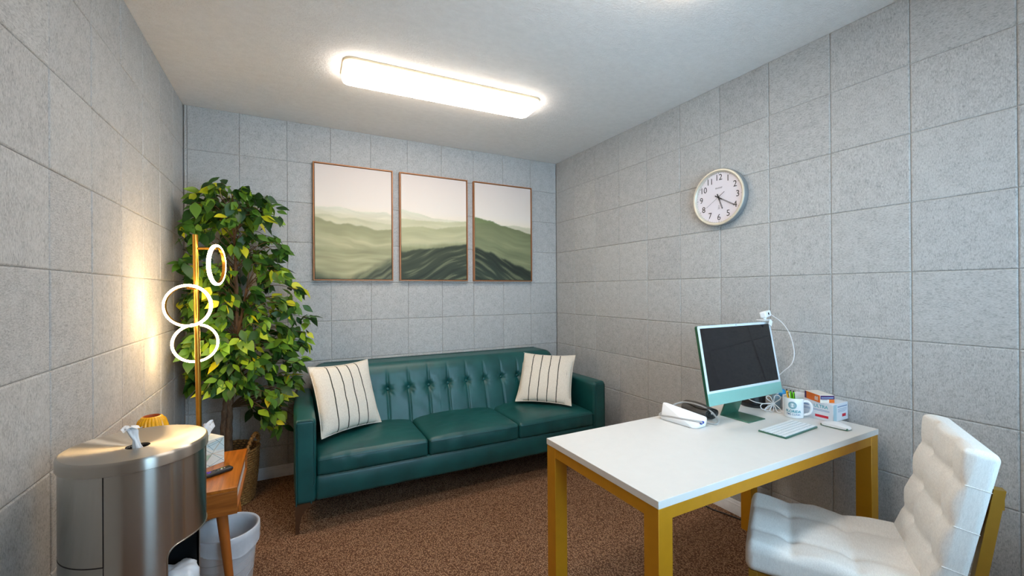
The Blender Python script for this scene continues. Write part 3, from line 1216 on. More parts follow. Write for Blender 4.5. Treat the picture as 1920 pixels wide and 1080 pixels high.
# ------------------------------------------------------------------ basket and artificial tree
def basket():
    cx, cy = .262, -.262
    t = thing('basket', 'woven seagrass basket with handles holding the leafy tree', 'basket', (cx, cy, 0))
    H_ = .345

    def rad(z):
        return .135 + .035 * math.sin(min(1, z / H_ * .9 + .1) * math.pi / 2)
    bm = bmesh.new()
    n = 22
    for i in range(n):                       # coiled rows
        z = .008 + i * H_ / n
        r = rad(z)
        pts = [(r * math.cos(a) + .0025 * math.sin(a * 31 + i * 2) * math.cos(a), r * math.sin(a) + .0025 * math.sin(a * 31 + i * 2) * math.sin(a), z + .0015 * math.sin(a * 23 + i)) for a in [2 * math.pi * k / 90 for k in range(90)]]
        tube(bm, pts, .0088, 6, closed=True)
    body = finish('woven_wall', bm, 'basket', t, 80)
    bm = bmesh.new()
    lathe(bm, [(0, .004), (rad(0) - .004, .004), (rad(.1) - .004, .1), (rad(H_) - .006, H_)], 48)
    finish('lining', bm, 'soil', t)
    for s in (1, -1):
        bm = bmesh.new()
        a0 = math.radians(-22 if s > 0 else 158)
        pts = []
        for k in range(13):
            u = k / 12
            a = a0 + (u - .5) * .95
            pts.append((rad(H_) * math.cos(a), rad(H_) * math.sin(a), H_ - .03 + .125 * math.sin(u * math.pi) ** .7))
        for off in (-.008, .008):
            tube(bm, [(x + .006 * math.sin(i * 1.6 + off * 400), y + .006 * math.cos(i * 1.6 + off * 400), z) for i, (x, y, z) in enumerate(spline(pts, 4))], .0095, 7)
        finish('handle', bm, 'basket', t, 80)
    return (cx, cy)


BX, BY = basket()


def leaf_verts(L, W_, fold, curl):
    rows = [(0, .0), (.12, .42), (.3, .93), (.45, 1.0), (.62, .80), (.8, .42), (.92, .15), (1, 0)]
    vs, fs = [], []
    prev = None
    for u, w_ in rows:
        y = u * L
        z = -curl * L * u * u
        h = w_ * W_ / 2
        if w_ == 0:
            cur = [len(vs)]
            vs.append((0, y, z))
        else:
            cur = [len(vs), len(vs) + 1, len(vs) + 2]
            vs += [(-h, y, z + fold * h), (0, y, z), (h, y, z + fold * h)]
        if prev:
            if len(prev) == 1:
                fs += [(prev[0], cur[1], cur[0]), (prev[0], cur[2], cur[1])]
            elif len(cur) == 1:
                fs += [(prev[0], prev[1], cur[0]), (prev[1], prev[2], cur[0])]
            else:
                fs += [(prev[0], prev[1], cur[1], cur[0]), (prev[1], prev[2], cur[2], cur[1])]
        prev = cur
    return vs, fs


def tree():
    t = thing('ficus_tree', 'leafy green artificial ficus tree growing from the woven basket', 'plant', (BX, BY, .02))
    rnd = random.Random(4)
    org = Vector((BX, BY, .02))
    trunks = [[(.232, -.255, .05), (.238, -.285, .38), (.250, -.300, .60), (.268, -.305, .74), (.30, -.30, .95), (.315, -.29, 1.2), (.31, -.27, 1.5), (.30, -.25, 1.78)],
              [(.270, -.265, .05), (.268, -.295, .38), (.274, -.308, .58), (.285, -.300, .76), (.29, -.315, .95), (.33, -.30, 1.15), (.37, -.28, 1.40)]]
    paths = []
    for k, tr in enumerate(trunks):
        p = spline(tr, 8)
        paths.append(p)
        n = len(p)
        bm = bmesh.new()
        tube(bm, [q - org for q in p], [.0245 * (1 - .72 * i / n) + .0018 * math.sin(i * 1.7 + k) for i in range(n)], 10)
        finish('trunk', bm, 'bark', t, 80)
    allp = [q for p in paths for q in p if q.z > .62]

    def envelope(z):
        """x range, y range of the crown at height z"""
        ks = [(.50, .40, .62), (.60, .36, .68), (.75, .16, .70), (.88, .10, .72), (1.1, .05, .74), (1.35, .04, .74), (1.55, .03, .66), (1.7, .03, .60), (1.85, .05, .56), (1.97, .09, .52), (2.04, .20, .42)]
        for a, b in zip(ks, ks[1:]):
            if z <= b[0]:
                k = max(0, (z - a[0]) / (b[0] - a[0]))
                return a[1] + (b[1] - a[1]) * k, a[2] + (b[2] - a[2]) * k
        return ks[-1][1:]
    tips = []
    while len(tips) < 190:
        z = .50 + 1.54 * rnd.random() ** .92
        x0, x1 = envelope(z)
        x = rnd.uniform(x0, x1)
        hw = .25 * math.sqrt(max(.05, 1 - ((x - (x0 + x1) / 2) / ((x1 - x0) / 2)) ** 2))
        y = -.33 + rnd.uniform(-1, 1) * hw
        y = min(-.07, max(-.60, y))
        p = Vector((x, y, z))
        if z < .75 and x < .40:
            continue
        if all((p - q).length > .055 for q in tips):
            tips.append(p)
        elif rnd.random() < .02:
            tips.append(p)
    for _ in range(34):                      # fuller on the wall side, behind the lamp
        tips.append(Vector((rnd.uniform(.05, .30), rnd.uniform(-.52, -.22), rnd.uniform(.80, 1.55))))
    for _ in range(14):
        tips.append(Vector((rnd.uniform(.38, .66), rnd.uniform(-.50, -.20), rnd.uniform(1.0, 1.3))))
    bmt = bmesh.new()
    leaves = []
    for p in tips:
        q = min(allp, key=lambda a: (a - p).length + (.35 * max(0, a.z - p.z + .12)))
        mid = q.lerp(p, .55) + Vector((rnd.uniform(-.03, .03), rnd.uniform(-.03, .03), .07))
        path = spline([q, mid, p + Vector((0, 0, .015)), p], 5)
        tube(bmt, [a - org for a in path], [.0030 - .0022 * i / len(path) for i in range(len(path))], 5)
        nl = rnd.randint(6, 10)
        for k in range(nl):
            u = .45 + .55 * (k + rnd.random() * .5) / nl
            a = path[min(len(path) - 2, int(u * (len(path) - 1)))]
            b = path[min(len(path) - 1, int(u * (len(path) - 1)) + 1)]
            pos = a.lerp(b, rnd.random()) + Vector((rnd.gauss(0, .018), rnd.gauss(0, .018), rnd.gauss(0, .014)))
            if pos.x < .012 or pos.y > -.035 or (pos.z < .74 and pos.x > .585):
                continue
            out = Vector((pos.x - .30, pos.y + .32, 0))
            dirv = (b - a).normalized() * .5 + out.normalized() * .45 + Vector((rnd.gauss(0, .55), rnd.gauss(0, .55) - .15, rnd.gauss(-.45, .35)))
            dirv.normalize()
            L = rnd.uniform(.066, .108)
            tip = pos + dirv * L
            if tip.x < .004 or tip.y > -.012:
                dirv.x = abs(dirv.x)
                dirv.y = -abs(dirv.y)
            # blade faces outward and upward
            nm = Vector((rnd.gauss(.15, .45), rnd.gauss(-.55, .45), rnd.gauss(.75, .4)))
            nm = (nm - dirv * nm.dot(dirv)).normalized()
            sd = dirv.cross(nm).normalized()
            lit = .5 * (pos.z - .5) / 1.5
            r_ = rnd.random()
            near_lamp = (pos - Vector((.2, -.75, 1.1))).length < .5
            kind = 'leaf_dark' if r_ < .42 else 'leaf_mid' if r_ < .80 else 'leaf_light' if r_ < .95 else 'leaf_yellow'
            leaves.append((pos, Matrix((sd, dirv, nm)).transposed(), L, kind))
    finish('branches', bmt, 'twig', t, 80)
    cl = cam.location
    leaves.sort(key=lambda e: (e[0] - cl).length)
    meshes = {}
    kinds = ['leaf_dark', 'leaf_mid', 'leaf_light', 'leaf_yellow']
    shapes = [leaf_verts(1, .50, .22, .10), leaf_verts(1, .56, .10, .20), leaf_verts(1, .46, .30, -.02)]
    for kd in kinds:
        for i, (vs, fs) in enumerate(shapes):
            me = bpy.data.meshes.new('leaf')
            me.from_pydata(vs, [], fs)
            for p in me.polygons:
                p.use_smooth = True
            me.materials.append(M[kd])
            meshes[(kd, i)] = me
    for k, (pos, R3, L, kd) in enumerate(leaves[:300]):
        o = obj('leaf', meshes[(kd, k % 3)], None, t)
        o.matrix_local = Matrix.Translation(pos - org) @ R3.to_4x4() @ Matrix.Diagonal((L, L, L, 1))
    vs, fs, mi = [], [], []
    for k, (pos, R3, L, kd) in enumerate(leaves[300:]):
        b = len(vs)
        sv, sf = shapes[k % 3]
        vs += [tuple(pos - org + R3 @ (Vector(v) * L)) for v in sv]
        fs += [tuple(b + i for i in q) for q in sf]
        mi += [kinds.index(kd)] * len(sf)
    me = bpy.data.meshes.new('foliage')
    me.from_pydata(vs, [], fs)
    for kd in kinds:
        me.materials.append(M[kd])
    for p, i in zip(me.polygons, mi):
        p.material_index = i
        p.use_smooth = True
    o = obj('foliage', me, None, t)
    o['kind'] = 'stuff'
    print('leaves', len(leaves))


tree()


# ------------------------------------------------------------------ side table
def side_table():
    x0, x1, y0, y1 = .022, .424, -1.474, -.985
    z0, z1 = .449, .56
    cx, cy = (x0 + x1) / 2, (y0 + y1) / 2
    t = thing('side_table', 'orange walnut side table with tapered splayed legs against the wall', 'side table', (cx, cy, 0))
    hx, hy = (x1 - x0) / 2, (y1 - y0) / 2
    th = .016
    finish('table_top', nbox(-hx, hx, -hy, hy, z1 - th, z1, .0015, 1), 'wood', t)
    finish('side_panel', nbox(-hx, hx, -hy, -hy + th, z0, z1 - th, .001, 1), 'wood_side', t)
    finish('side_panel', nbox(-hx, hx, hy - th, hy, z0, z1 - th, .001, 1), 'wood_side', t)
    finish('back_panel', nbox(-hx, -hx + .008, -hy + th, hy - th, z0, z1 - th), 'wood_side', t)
    finish('bottom_panel', nbox(-hx, hx, -hy + th, hy - th, z0, z0 + th, .001, 1), 'wood', t)
    finish('drawer_front', nbox(hx - .028, hx - .010, -hy + th + .002, hy - th - .002, z0 + th + .002, z1 - th - .002, .001, 1), 'drawer_white', t)
    for sx in (-1, 1):
        for sy in (-1, 1):
            a = Vector((sx * (hx - .062), sy * (hy - .055), z0))
            b = Vector((sx * (hx - .012 if sx > 0 else hx - .03), sy * (hy - .005), 0))
            bm = bmesh.new()
            n = 8
            tube(bm, [a.lerp(b, k / n) for k in range(n + 1)], [.0215 - .010 * k / n for k in range(n + 1)], 16)
            finish('leg', bm, 'wood_leg', t)
    return t


side_table()
TZ = .5603


def vase():
    bm = bmesh.new()
    prof = [(0, 0), (.034, 0), (.040, .006), (.050, .07), (.055, .16), (.056, .22), (.052, .27), (.044, .298), (.034, .312), (.028, .315)]
    pr = []
    for (r0, z0), (r1, z1) in zip(prof, prof[1:]):
        for k in range(4):
            pr.append((r0 + (r1 - r0) * k / 4, z0 + (z1 - z0) * k / 4))
    pr.append(prof[-1])
    lathe(bm, pr, 144, lambda th, r, z: (r + .0022 * math.cos(th * 24) * min(1, r / .03) * (1 if z < .305 else .3), z))
    t = thing('vase', 'ribbed mustard yellow vase standing on the side table', 'vase', (.122, -1.372, TZ))
    finish('body', bm, 'vase', t, 70)
    bm = bmesh.new()
    lathe(bm, [(.0285, .315), (.026, .312), (.030, .29), (.045, .25), (.045, .05), (0, .02)], 40)
    finish('inside', bm, 'vase_in', t, 70)


vase()


def tissue_box():
    S_ = .112
    H_ = .124
    t = thing('tissue_box', 'pale tissue box with geometric line pattern on the side table', 'tissue box', (.262, -1.128, TZ), math.radians(40))
    finish('carton', nbox(-S_ / 2, S_ / 2, -S_ / 2, S_ / 2, 0, H_, .0015, 1), 'tissue_box', t)
    # printed pattern of triangles on the two near faces
    def poly(name, pts, m, face, lift):
        bm = bmesh.new()
        vs = []
        for u, v in pts:
            x = (u - .5) * S_
            z = v * H_
            if face == 0:
                vs.append(bm.verts.new((x, -S_ / 2 - lift, z)))
            else:
                vs.append(bm.verts.new((S_ / 2 + lift, x, z)))
        bm.faces.new(vs)
        finish(name, bm, m, t, 0)

    def line(a, b, m, face, w_=.012):
        d = Vector((b[0] - a[0], b[1] - a[1]))
        n = Vector((-d.y, d.x)).normalized() * w_ / 2
        poly('printed_line', [(a[0] - n.x, a[1] - n.y), (b[0] - n.x, b[1] - n.y), (b[0] + n.x, b[1] + n.y), (a[0] + n.x, a[1] + n.y)], m, face, .0004)
    for fc in (0, 1):
        poly('printed_shape', [(.02, .06), (.48, .44), (.02, .5)], 'tb_green', fc, .0002)
        poly('printed_shape', [(.98, .94), (.62, .56), (.98, .5)], 'tb_blue', fc, .0002)
        poly('printed_shape', [(.2, .84), (.9, .95), (.5, .58)], 'tb_blue', fc, .0002)
        for a, b, m in (((.02, .02), (.98, .96), 'tb_line'), ((.02, .86), (.98, .06), 'tb_line'), ((.2, .86), (.95, .93), 'tb_line'), ((.3, .78), (.9, .86), 'tb_line'), ((.3, .86), (.55, .58), 'tb_line'), ((.9, .92), (.55, .58), 'tb_line'),
                        ((.02, .5), (.98, .44), 'tb_tan'), ((.1, .02), (.5, .48), 'tb_tan'), ((.5, .48), (.98, .22), 'tb_tan'), ((.02, .3), (.4, .02), 'tb_line'), ((.35, .02), (.96, .2), 'tb_line'), ((.62, .98), (.98, .62), 'tb_line')):
            line(a, b, m, fc)
    bm = bmesh.new()
    n = 26
    for k in range(n):
        a = 2 * math.pi * k / n
        r = .03 + .012 * math.sin(a * 5)
        r2 = .022 + .010 * math.sin(a * 3 + 1)
    cols = []
    for k in range(n):
        a = 2 * math.pi * k / n
        cols.append([bm.verts.new((r * math.cos(a) * sx + .25 * z, r * math.sin(a) * sx * .6, H_ + z)) for r, z, sx in ((.016, -.004, 1), (.022 + .006 * math.sin(a * 4), .02, 1), (.030 + .010 * math.sin(a * 3 + 1), .042, 1), (.020 + .014 * math.sin(a * 2), .062 + .012 * math.sin(a * 2), 1))])
    for k in range(n):
        A, B = cols[k], cols[(k + 1) % n]
        for j in range(3):
            bm.faces.new((A[j], B[j], B[j + 1], A[j + 1]))
    finish('tissue', bm, 'wipe', t, 80)


tissue_box()


def remote():
    t = thing('remote_control', 'black remote control with violet pad lying on the side table', 'remote', (.318, -1.292, TZ), math.radians(31))
    L, W_, H_ = .152, .040, .018
    finish('body', soft_box((L / 2, W_ / 2, H_ / 2), .0085, (10, 4, 2), lambda c, n: Vector((c.x, c.y * (1 - .1 * abs(c.x) / .08), c.z))), 'black', t, 60, (0, 0, H_ / 2))

    def btn(x, y, r, m):
        bm = bmesh.new()
        lathe(bm, [(r, H_ - .0005), (r * .9, H_ + .0012), (0, H_ + .0016)], 12)
        for v in bm.verts:
            v.co.x += x
            v.co.y += y
        finish('button', bm, m, t, 60)
    bm = bmesh.new()
    box(bm, -.034, -.010, -.0045, .0045, H_ - .001, H_ + .0016, .001, 1)
    box(bm, -.0265, -.0175, -.012, .012, H_ - .001, H_ + .0016, .001, 1)
    finish('direction_pad', bm, 'violet', t)
    for x, y, r, m in ((.004, -.008, .0032, 'black'), (.004, .008, .0032, 'black'), (.014, -.008, .003, 'tb_line'), (.014, .004, .003, 'black'), (.030, -.006, .004, 'white_plastic'), (.036, .007, .0045, 'green_btn'), (.043, -.004, .0025, 'white_plastic')):
        btn(x, y, r, m)


remote()


# ------------------------------------------------------------------ wipes dispenser bin
def wipe_bin():
    cx, cy = .226, -1.971
    H_, R = .940, .163
    t = thing('wipe_dispenser', 'round brushed stainless steel wipe dispenser with a waste opening', 'dispenser', (cx, cy, 0))
    # opening cut with rounded corners
    a0, a1, z0, z1, rc = math.radians(-54.5), math.radians(37), .40, .674, .030
    pts = []
    for ux, uz, st in ((a1 * R, z1, 0), (a0 * R, z1, 90), (a0 * R, z0, 180), (a1 * R, z0, 270)):
        sx = -1 if ux == a1 * R else 1
        sz = -1 if uz == z1 else 1
        for i in range(9):
            th = math.radians(st + 90 * i / 8)
            pts.append((ux + sx * rc + rc * math.cos(th), uz + sz * rc + rc * math.sin(th)))
    dense = []
    for i, p in enumerate(pts):
        q = pts[(i + 1) % len(pts)]
        m = max(1, int(math.hypot(q[0] - p[0], q[1] - p[1]) / .008))
        for k in range(m):
            dense.append((p[0] + (q[0] - p[0]) * k / m, p[1] + (q[1] - p[1]) * k / m))
    arc = [(rc * (1 - math.cos(math.pi / 2 * i / 8)), rc * (1 - math.sin(math.pi / 2 * i / 8))) for i in range(9)]
    us = sorted({round(q, 6) for q in [a0 * R + x for x, _ in arc] + [a1 * R - x for x, _ in arc] + [a0 * R + rc + (a1 * R - a0 * R - 2 * rc) * k / 40 for k in range(41)] + [a1 * R + (2 * math.pi * R - (a1 - a0) * R) * k / 110 for k in range(110)]})
    zs = sorted({round(q, 6) for q in [z0 + y for _, y in arc] + [z1 - y for _, y in arc] + [.01 + (z0 - .01) * k / 16 for k in range(17)] + [z0 + rc + (z1 - z0 - 2 * rc) * k / 10 for k in range(11)] + [z1 + (.918 - z1) * k / 12 for k in range(13)]})

    def inside(u, z):
        if not (a0 * R < u < a1 * R and z0 < z < z1):
            return False
        px = max(a0 * R + rc - u, u - (a1 * R - rc), 0)
        pz = max(z0 + rc - z, z - (z1 - rc), 0)
        return math.hypot(px, pz) < rc - 1e-5
    bm = bmesh.new()
    gv = [[bm.verts.new((R * math.cos(u / R), R * math.sin(u / R), z)) for z in zs] for u in us]
    for i in range(len(us)):
        i2 = (i + 1) % len(us)
        for j in range(len(zs) - 1):
            q = [(us[i], zs[j], gv[i][j]), (us[i2], zs[j], gv[i2][j]), (us[i2], zs[j + 1], gv[i2][j + 1]), (us[i], zs[j + 1], gv[i][j + 1])]
            keep = [v for u, z, v in q if not inside(u, z)]
            um = us[i] + ((us[i2] - us[i]) % (2 * math.pi * R)) / 2
            if len(keep) == 4 and inside(um, (zs[j] + zs[j + 1]) / 2) and a0 * R < um < a1 * R:
                continue
            if len(keep) >= 3:
                bm.faces.new(keep)
    bmesh.ops.delete(bm, geom=[v for v in bm.verts if not v.link_faces], context='VERTS')
    finish('body', bm, 'steel_body', t, 60)
    # rolled edge of the opening
    bm = bmesh.new()
    tube(bm, [((R + .0003) * math.cos(u / R), (R + .0003) * math.sin(u / R), z) for u, z in dense], .0016, 6, closed=True)
    finish('opening_edge', bm, 'steel_edge', t, 60)
    # dark inner liner and floor of the waste chamber
    bm = bmesh.new()
    lathe(bm, [(0, .02), (R - .004, .02), (R - .004, .70), (0, .70)], 64, None)
    # the liner is open where the opening is: keep only the far half as a curved back
    drop = [f_ for f_ in bm.faces if abs(f_.calc_center_median().z - .36) < .3 and math.radians(-58) < math.atan2(f_.calc_center_median().y, f_.calc_center_median().x) < math.radians(40)]
    bmesh.ops.delete(bm, geom=drop, context='FACES')
    finish('inner_chamber', bm, 'dark_inside', t, 40)
    # seams of the door
    bm = bmesh.new()
    th = math.radians(-100.5)
    rr = R + .0004
    w_ = .0013 / R

    def strip(ta, tb, za, zb):
        m = max(1, int(abs(tb - ta) / .05))
        for k in range(m):
            p, q = ta + (tb - ta) * k / m, ta + (tb - ta) * (k + 1) / m
            bm.faces.new([bm.verts.new((rr * math.cos(a), rr * math.sin(a), z)) for a, z in ((p, za), (q, za), (q, zb), (p, zb))])
    strip(th - w_, th + w_, .675, .91)
    strip(math.radians(-200), th, .6745, .6775)
    strip(th - w_ * .7, th + w_ * .7, .02, .675)
    finish('door_seam', bm, 'dark_gap', t, 0)
    bm = bmesh.new()
    lathe(bm, [(R - .0, .0), (R + .003, .0), (R + .003, .012), (R - .001, .014)], 64)
    finish('base_ring', bm, 'black', t)
    # shallow dished lid with a central hole
    RL = .168
    bm = bmesh.new()
    prof = [(RL - .003, .906), (RL, .908), (RL, .932), (RL - .0015, .937), (RL - .006, .940)]
    for k in range(1, 14):
        u = k / 13
        r = RL - .006 - (RL - .006 - .0285) * u
        prof.append((r, .940 - .010 * math.sin(u * math.pi / 2)))
    prof.append((.0275, .926))
    prof.append((.0275, .905))
    lathe(bm, prof, 128)
    finish('lid', bm, 'steel_lid', t, 40)
    bm = bmesh.new()
    lathe(bm, [(.0278, .9285), (.0270, .914), (.0, .9115)], 32)
    finish('dispensing_hole', bm, 'dark_gap', t)
    # the wipe pulled up through the hole
    wp = thing('wipe', 'twisted white wipe standing up out of the steel lid', 'wipe', (cx, cy, .9125))
    bm = bmesh.new()
    n = 30
    rows = [(z * .82, q * .62, ox * .8, oy * .8) for z, q, ox, oy in [(.0, .017, 0, 0), (.014, .0165, -.001, 0), (.028, .013, -.004, .002), (.040, .0105, -.006, .004), (.050, .0125, -.010, .006), (.062, .017, -.014, .008), (.074, .021, -.018, .010), (.083, .022, -.022, .011), (.088, .015, -.024, .012), (.089, .004, -.025, .012)]]
    cols = []
    for k in range(n):
        a = 2 * math.pi * k / n
        c = []
        for z, r, ox, oy in rows:
            rr2 = r * (1 + .22 * math.sin(a * 4 + z * 60) + .10 * math.sin(a * 9 - z * 120))
            # across the camera's view: wide in local x+y, thin in depth
            c.append(bm.verts.new((ox + rr2 * math.cos(a), oy + rr2 * .75 * math.sin(a), z + .004 * math.sin(a * 2 + 1) * (z > .05))))
        cols.append(c)
    for k in range(n):
        A, B = cols[k], cols[(k + 1) % n]
        for j in range(len(rows) - 1):
            bm.faces.new((A[j], B[j], B[j + 1], A[j + 1]))
    finish('twisted_sheet', bm, 'wipe', wp, 80)
    bm = bmesh.new()
    g = []
    for i in range(9):
        row = []
        for j in range(7):
            u, v = i / 8 - .5, j / 6 - .5
            row.append(bm.verts.new((-.018 + .018 * v * 1.2 + .040 * u, .010 + .022 * u - .026 * v, .073 - .02 * abs(u) ** 1.5 + .004 * math.sin(u * 9 + v * 7))))
        g.append(row)
    for i in range(8):
        for j in range(6):
            bm.faces.new((g[i][j], g[i + 1][j], g[i + 1][j + 1], g[i][j + 1]))
    finish('loose_corner', bm, 'wipe', wp, 80)
    # used wipes and bag film filling the waste chamber
    def lump(c, n):
        p = c * 18
        k = noise.noise(p) + .5 * noise.noise(p * 2.3)
        return c + n * (.018 * k) + n * .007 * abs(noise.noise(p * 3.1 + Vector((5, 1, 2))))
    bm = soft_box((.112, .112, .150), .05, (26, 26, 26), lump, 5)
    wb_ = finish('waste_bag', bm, 'bag', None, 80, (cx + .016, cy + .004, .375))
    tag(wb_, 'crumpled pale bag showing in the opening of the steel dispenser', 'bag')


wipe_bin()


# ------------------------------------------------------------------ small waste bin with liner
def waste_can():
    cx, cy, H_ = .362, -1.262, .300
    t = thing('waste_bin', 'small white waste bin with a clear liner under the side table', 'waste bin', (cx, cy, 0))
    R0, R1 = .098, .126
    bm = bmesh.new()
    lathe(bm, [(0, .0), (R0 - .004, 0), (R0, .006), (R1, H_ - .004), (R1 + .001, H_), (R1 - .002, H_), (R0 - .003, .008), (0, .006)], 64)
    can = finish('bin_wall', bm, 'can', t, 40)
    for z in (.10, .145, .19, .225):
        bm = bmesh.new()
        r = R0 + (R1 - R0) * z / H_
        tube(bm, [((r + .0002) * math.cos(a), (r + .0002) * math.sin(a), z + .03 * math.cos(a - 1)) for a in [2 * math.pi * k / 48 for k in range(48)]], .0011, 5, closed=True)
        finish('moulded_line', bm, 'can_line', can, 60)
    rnd = random.Random(3)

    def wr(th, r, z):
        k = noise.noise(Vector((math.cos(th) * 3, math.sin(th) * 3, z * 9)))
        k2 = noise.noise(Vector((th * 9, z * 14, 2)))
        outside = r > R1
        low = max(0, (H_ - z) / .09) if outside else max(0, (H_ - z) / .2)
        return r + (.006 * abs(k2) + .004 * k) * min(1, low) * (1 if outside else -1), z + (.012 * math.sin(th * 2 + 1) + .010 * k + .03 * max(0, math.cos(th - 3.6))) * min(1, low if outside else 0)
    prof = [(R0 - .02, .03), (R0 - .008, .06)] + [(R0 - .006 + (R1 - R0) * k / 8, .06 + (H_ - .062) * k / 8) for k in range(1, 9)] + [(R1 - .001, H_ + .003), (R1 + .004, H_ + .004), (R1 + .007, H_), (R1 + .007, H_ - .02), (R1 + .006, H_ - .045), (R1 + .004, H_ - .07), (R1 + .006, H_ - .078)]
    bm = bmesh.new()
    lathe(bm, prof, 110, wr)
    finish('liner', bm, 'liner', t, 80)


waste_can()


# ------------------------------------------------------------------ all-in-one computer
def computer():
    t = thing('computer', 'mint green all in one desktop computer with dark screen', 'computer', (2.6175, -2.25, DZ))
    W_, H_ = .575, .371
    tilt = math.radians(-9.8)
    # panel frame: origin at bottom centre front
    def place(o):
        o.location = (0, -.030, .097)
        o.rotation_euler = (tilt, 0, 0)
        return o
    hw = W_ / 2

    def rrect(x0, x1, z0, z1, r, n=5):
        p = []
        for cx, cz, st in ((x1 - r, z1 - r, 0), (x0 + r, z1 - r, 90), (x0 + r, z0 + r, 180), (x1 - r, z0 + r, 270)):
            for i in range(n + 1):
                a = math.radians(st + 90 * i / n)
                p.append((cx + r * math.cos(a), cz + r * math.sin(a)))
        return p
    bm = bmesh.new()
    prism(bm, rrect(-hw, hw, 0, H_, .009), 1, .001, .0145)
    hs = place(finish('housing', bm, 'green_dark', t, 30))
    bm = bmesh.new()
    prism(bm, rrect(-hw + .0006, hw - .0006, .0006, H_ - .0006, .009), 1, -.0004, .0012)
    place(finish('front_bezel', bm, 'bezel', t, 30))
    place(finish('chin', nbox(-hw + .0003, hw - .0003, -.0012, .001, .001, .056, .0006, 1), 'mint', t))
    place(finish('screen', nbox(-hw + .0155, hw - .0155, -.0012, .0, .067, H_ - .0125), 'screen', t, 0))
    bm = bmesh.new()
    lathe(bm, [(0, .0014), (.0022, .0013), (.0022, 0)], 12)
    for v in bm.verts:
        v.co = Vector((v.co.x, -v.co.z, v.co.y + H_ - .0065))
    place(finish('webcam_lens', bm, 'black', t))
    # stand: foot plate and neck
    finish('stand_foot', nbox(-.066, .066, -.073, .074, 0, .005, .0015, 1), 'green_alu', t)
    bm = bmesh.new()
    prism(bm, [(.074, .0), (.074, .005), (.014, .172), (.008, .172), (.066, .005), (.066, 0)], 0, -.066, .066)
    finish('stand_neck', bm, 'green_alu', t, 0)
    return t


computer()


def keyboard():
    t = thing('keyboard', 'slim white keyboard with green edge lying on the desk', 'keyboard', (2.621, -2.462, DZ), math.radians(3.2))
    w_, d = .279, .115
    finish('body', nbox(-w_ / 2, w_ / 2, -d / 2, d / 2, 0, .0065, .0025, 2), 'green_alu', t)
    finish('deck', nbox(-w_ / 2 + .0012, w_ / 2 - .0012, -d / 2 + .0012, d / 2 - .0012, .0062, .0072), 'tb_line', t, 0)
    rows = [14, 14, 14, 13, 12, 9]
    y = d / 2 - .004
    for i, nk in enumerate(rows):
        h = .0172
        bm = bmesh.new()
        kw = (w_ - .007) / nk
        for k in range(nk):
            x = -w_ / 2 + .0035 + kw * k
            box(bm, x + .0005, x + kw - .0005, y - h + .0016, y - .0010, .0072, .0098, .0006, 1)
        finish('key_row', bm, 'white_plastic', t, 40)
        y -= h + .0009
    return t


keyboard()


def mouse():
    t = thing('mouse', 'white computer mouse with green underside beside the carton', 'mouse', (2.846, -2.545, DZ), math.radians(4))
    L, W_, H_ = .113, .057, .0215

    def sh(c, n):
        u = c.y / (L / 2)
        prof = math.sqrt(max(0, 1 - abs(u) ** 2.6))
        z = (c.z + .5) * H_ * (.12 + .88 * math.cos(u * 1.38) ** 1.0)
        x = c.x * (.72 + .28 * math.sqrt(max(0, 1 - u * u)))
        k = c.x / (W_ / 2)
        return Vector((x, c.y, .004 + max(.001, z) * (1 - .35 * k * k)))
    bm = soft_box((W_ / 2, L / 2, .5), .02, (14, 24, 4), lambda c, n: sh(c, n))
    finish('shell', bm, 'white_plastic', t, 60)
    bm = soft_box((W_ / 2 - .003, L / 2 - .004, .0032), .003, (8, 10, 1), lambda c, n: Vector((c.x * (.72 + .28 * math.sqrt(max(0, 1 - (c.y / (L / 2)) ** 2))), c.y, c.z + .0032 + .006 * abs(c.y / (L / 2)) ** 3 * (c.z > 0))))
    finish('underside', bm, 'green_alu', t, 60)


mouse()


# ------------------------------------------------------------------ webcam on the monitor, with its cable
def webcam():
    t = thing('webcam', 'white clip on webcam with cable perched on the monitor', 'webcam', (2.862, -2.215, 1.210))
    b = finish('camera_body', soft_box((.034, .016, .0165), .007, (6, 4, 4)), 'white_plastic', t, 60, (-.012, -.012, .034), (math.radians(-12), math.radians(-6), math.radians(10)))
    bm = bmesh.new()
    lathe(bm, [(.007, 0), (.007, .001), (.005, .002), (0, .002)], 20)
    for v in bm.verts:
        v.co = Vector((v.co.x, -v.co.z - .0155, v.co.y))
    finish('lens', bm, 'black', b)
    bm = bmesh.new()
    tube(bm, [(0, 0, .002), (-.002, -.004, .022)], .008, 12)
    finish('swivel', bm, 'white_plastic', t)
    finish('clip_plate', nbox(-.036, .030, -.020, .022, .0005, .0045, .001, 1), 'white_plastic', t)
    o = finish('clip_jaw', nbox(-.013, .013, -.004, .001, -.030, .002, .001, 1), 'white_plastic', t, loc=(.014, -.0235, 0), rot=(math.radians(-8), math.radians(35), 0))
    pts = [(.020, .0, .036), (.055, .02, .038), (.105, .022, .022), (.150, -.005, -.018), (.168, -.035, -.08), (.170, -.055, -.17), (.168, -.045, -.235), (.160, -.005, -.285), (.140, .03, -.33), (.10, .05, -.37)]
    bm = bmesh.new()
    tube(bm, spline(pts, 6), .0021, 8)
    finish('cable', bm, 'cable', t, 60)


webcam()


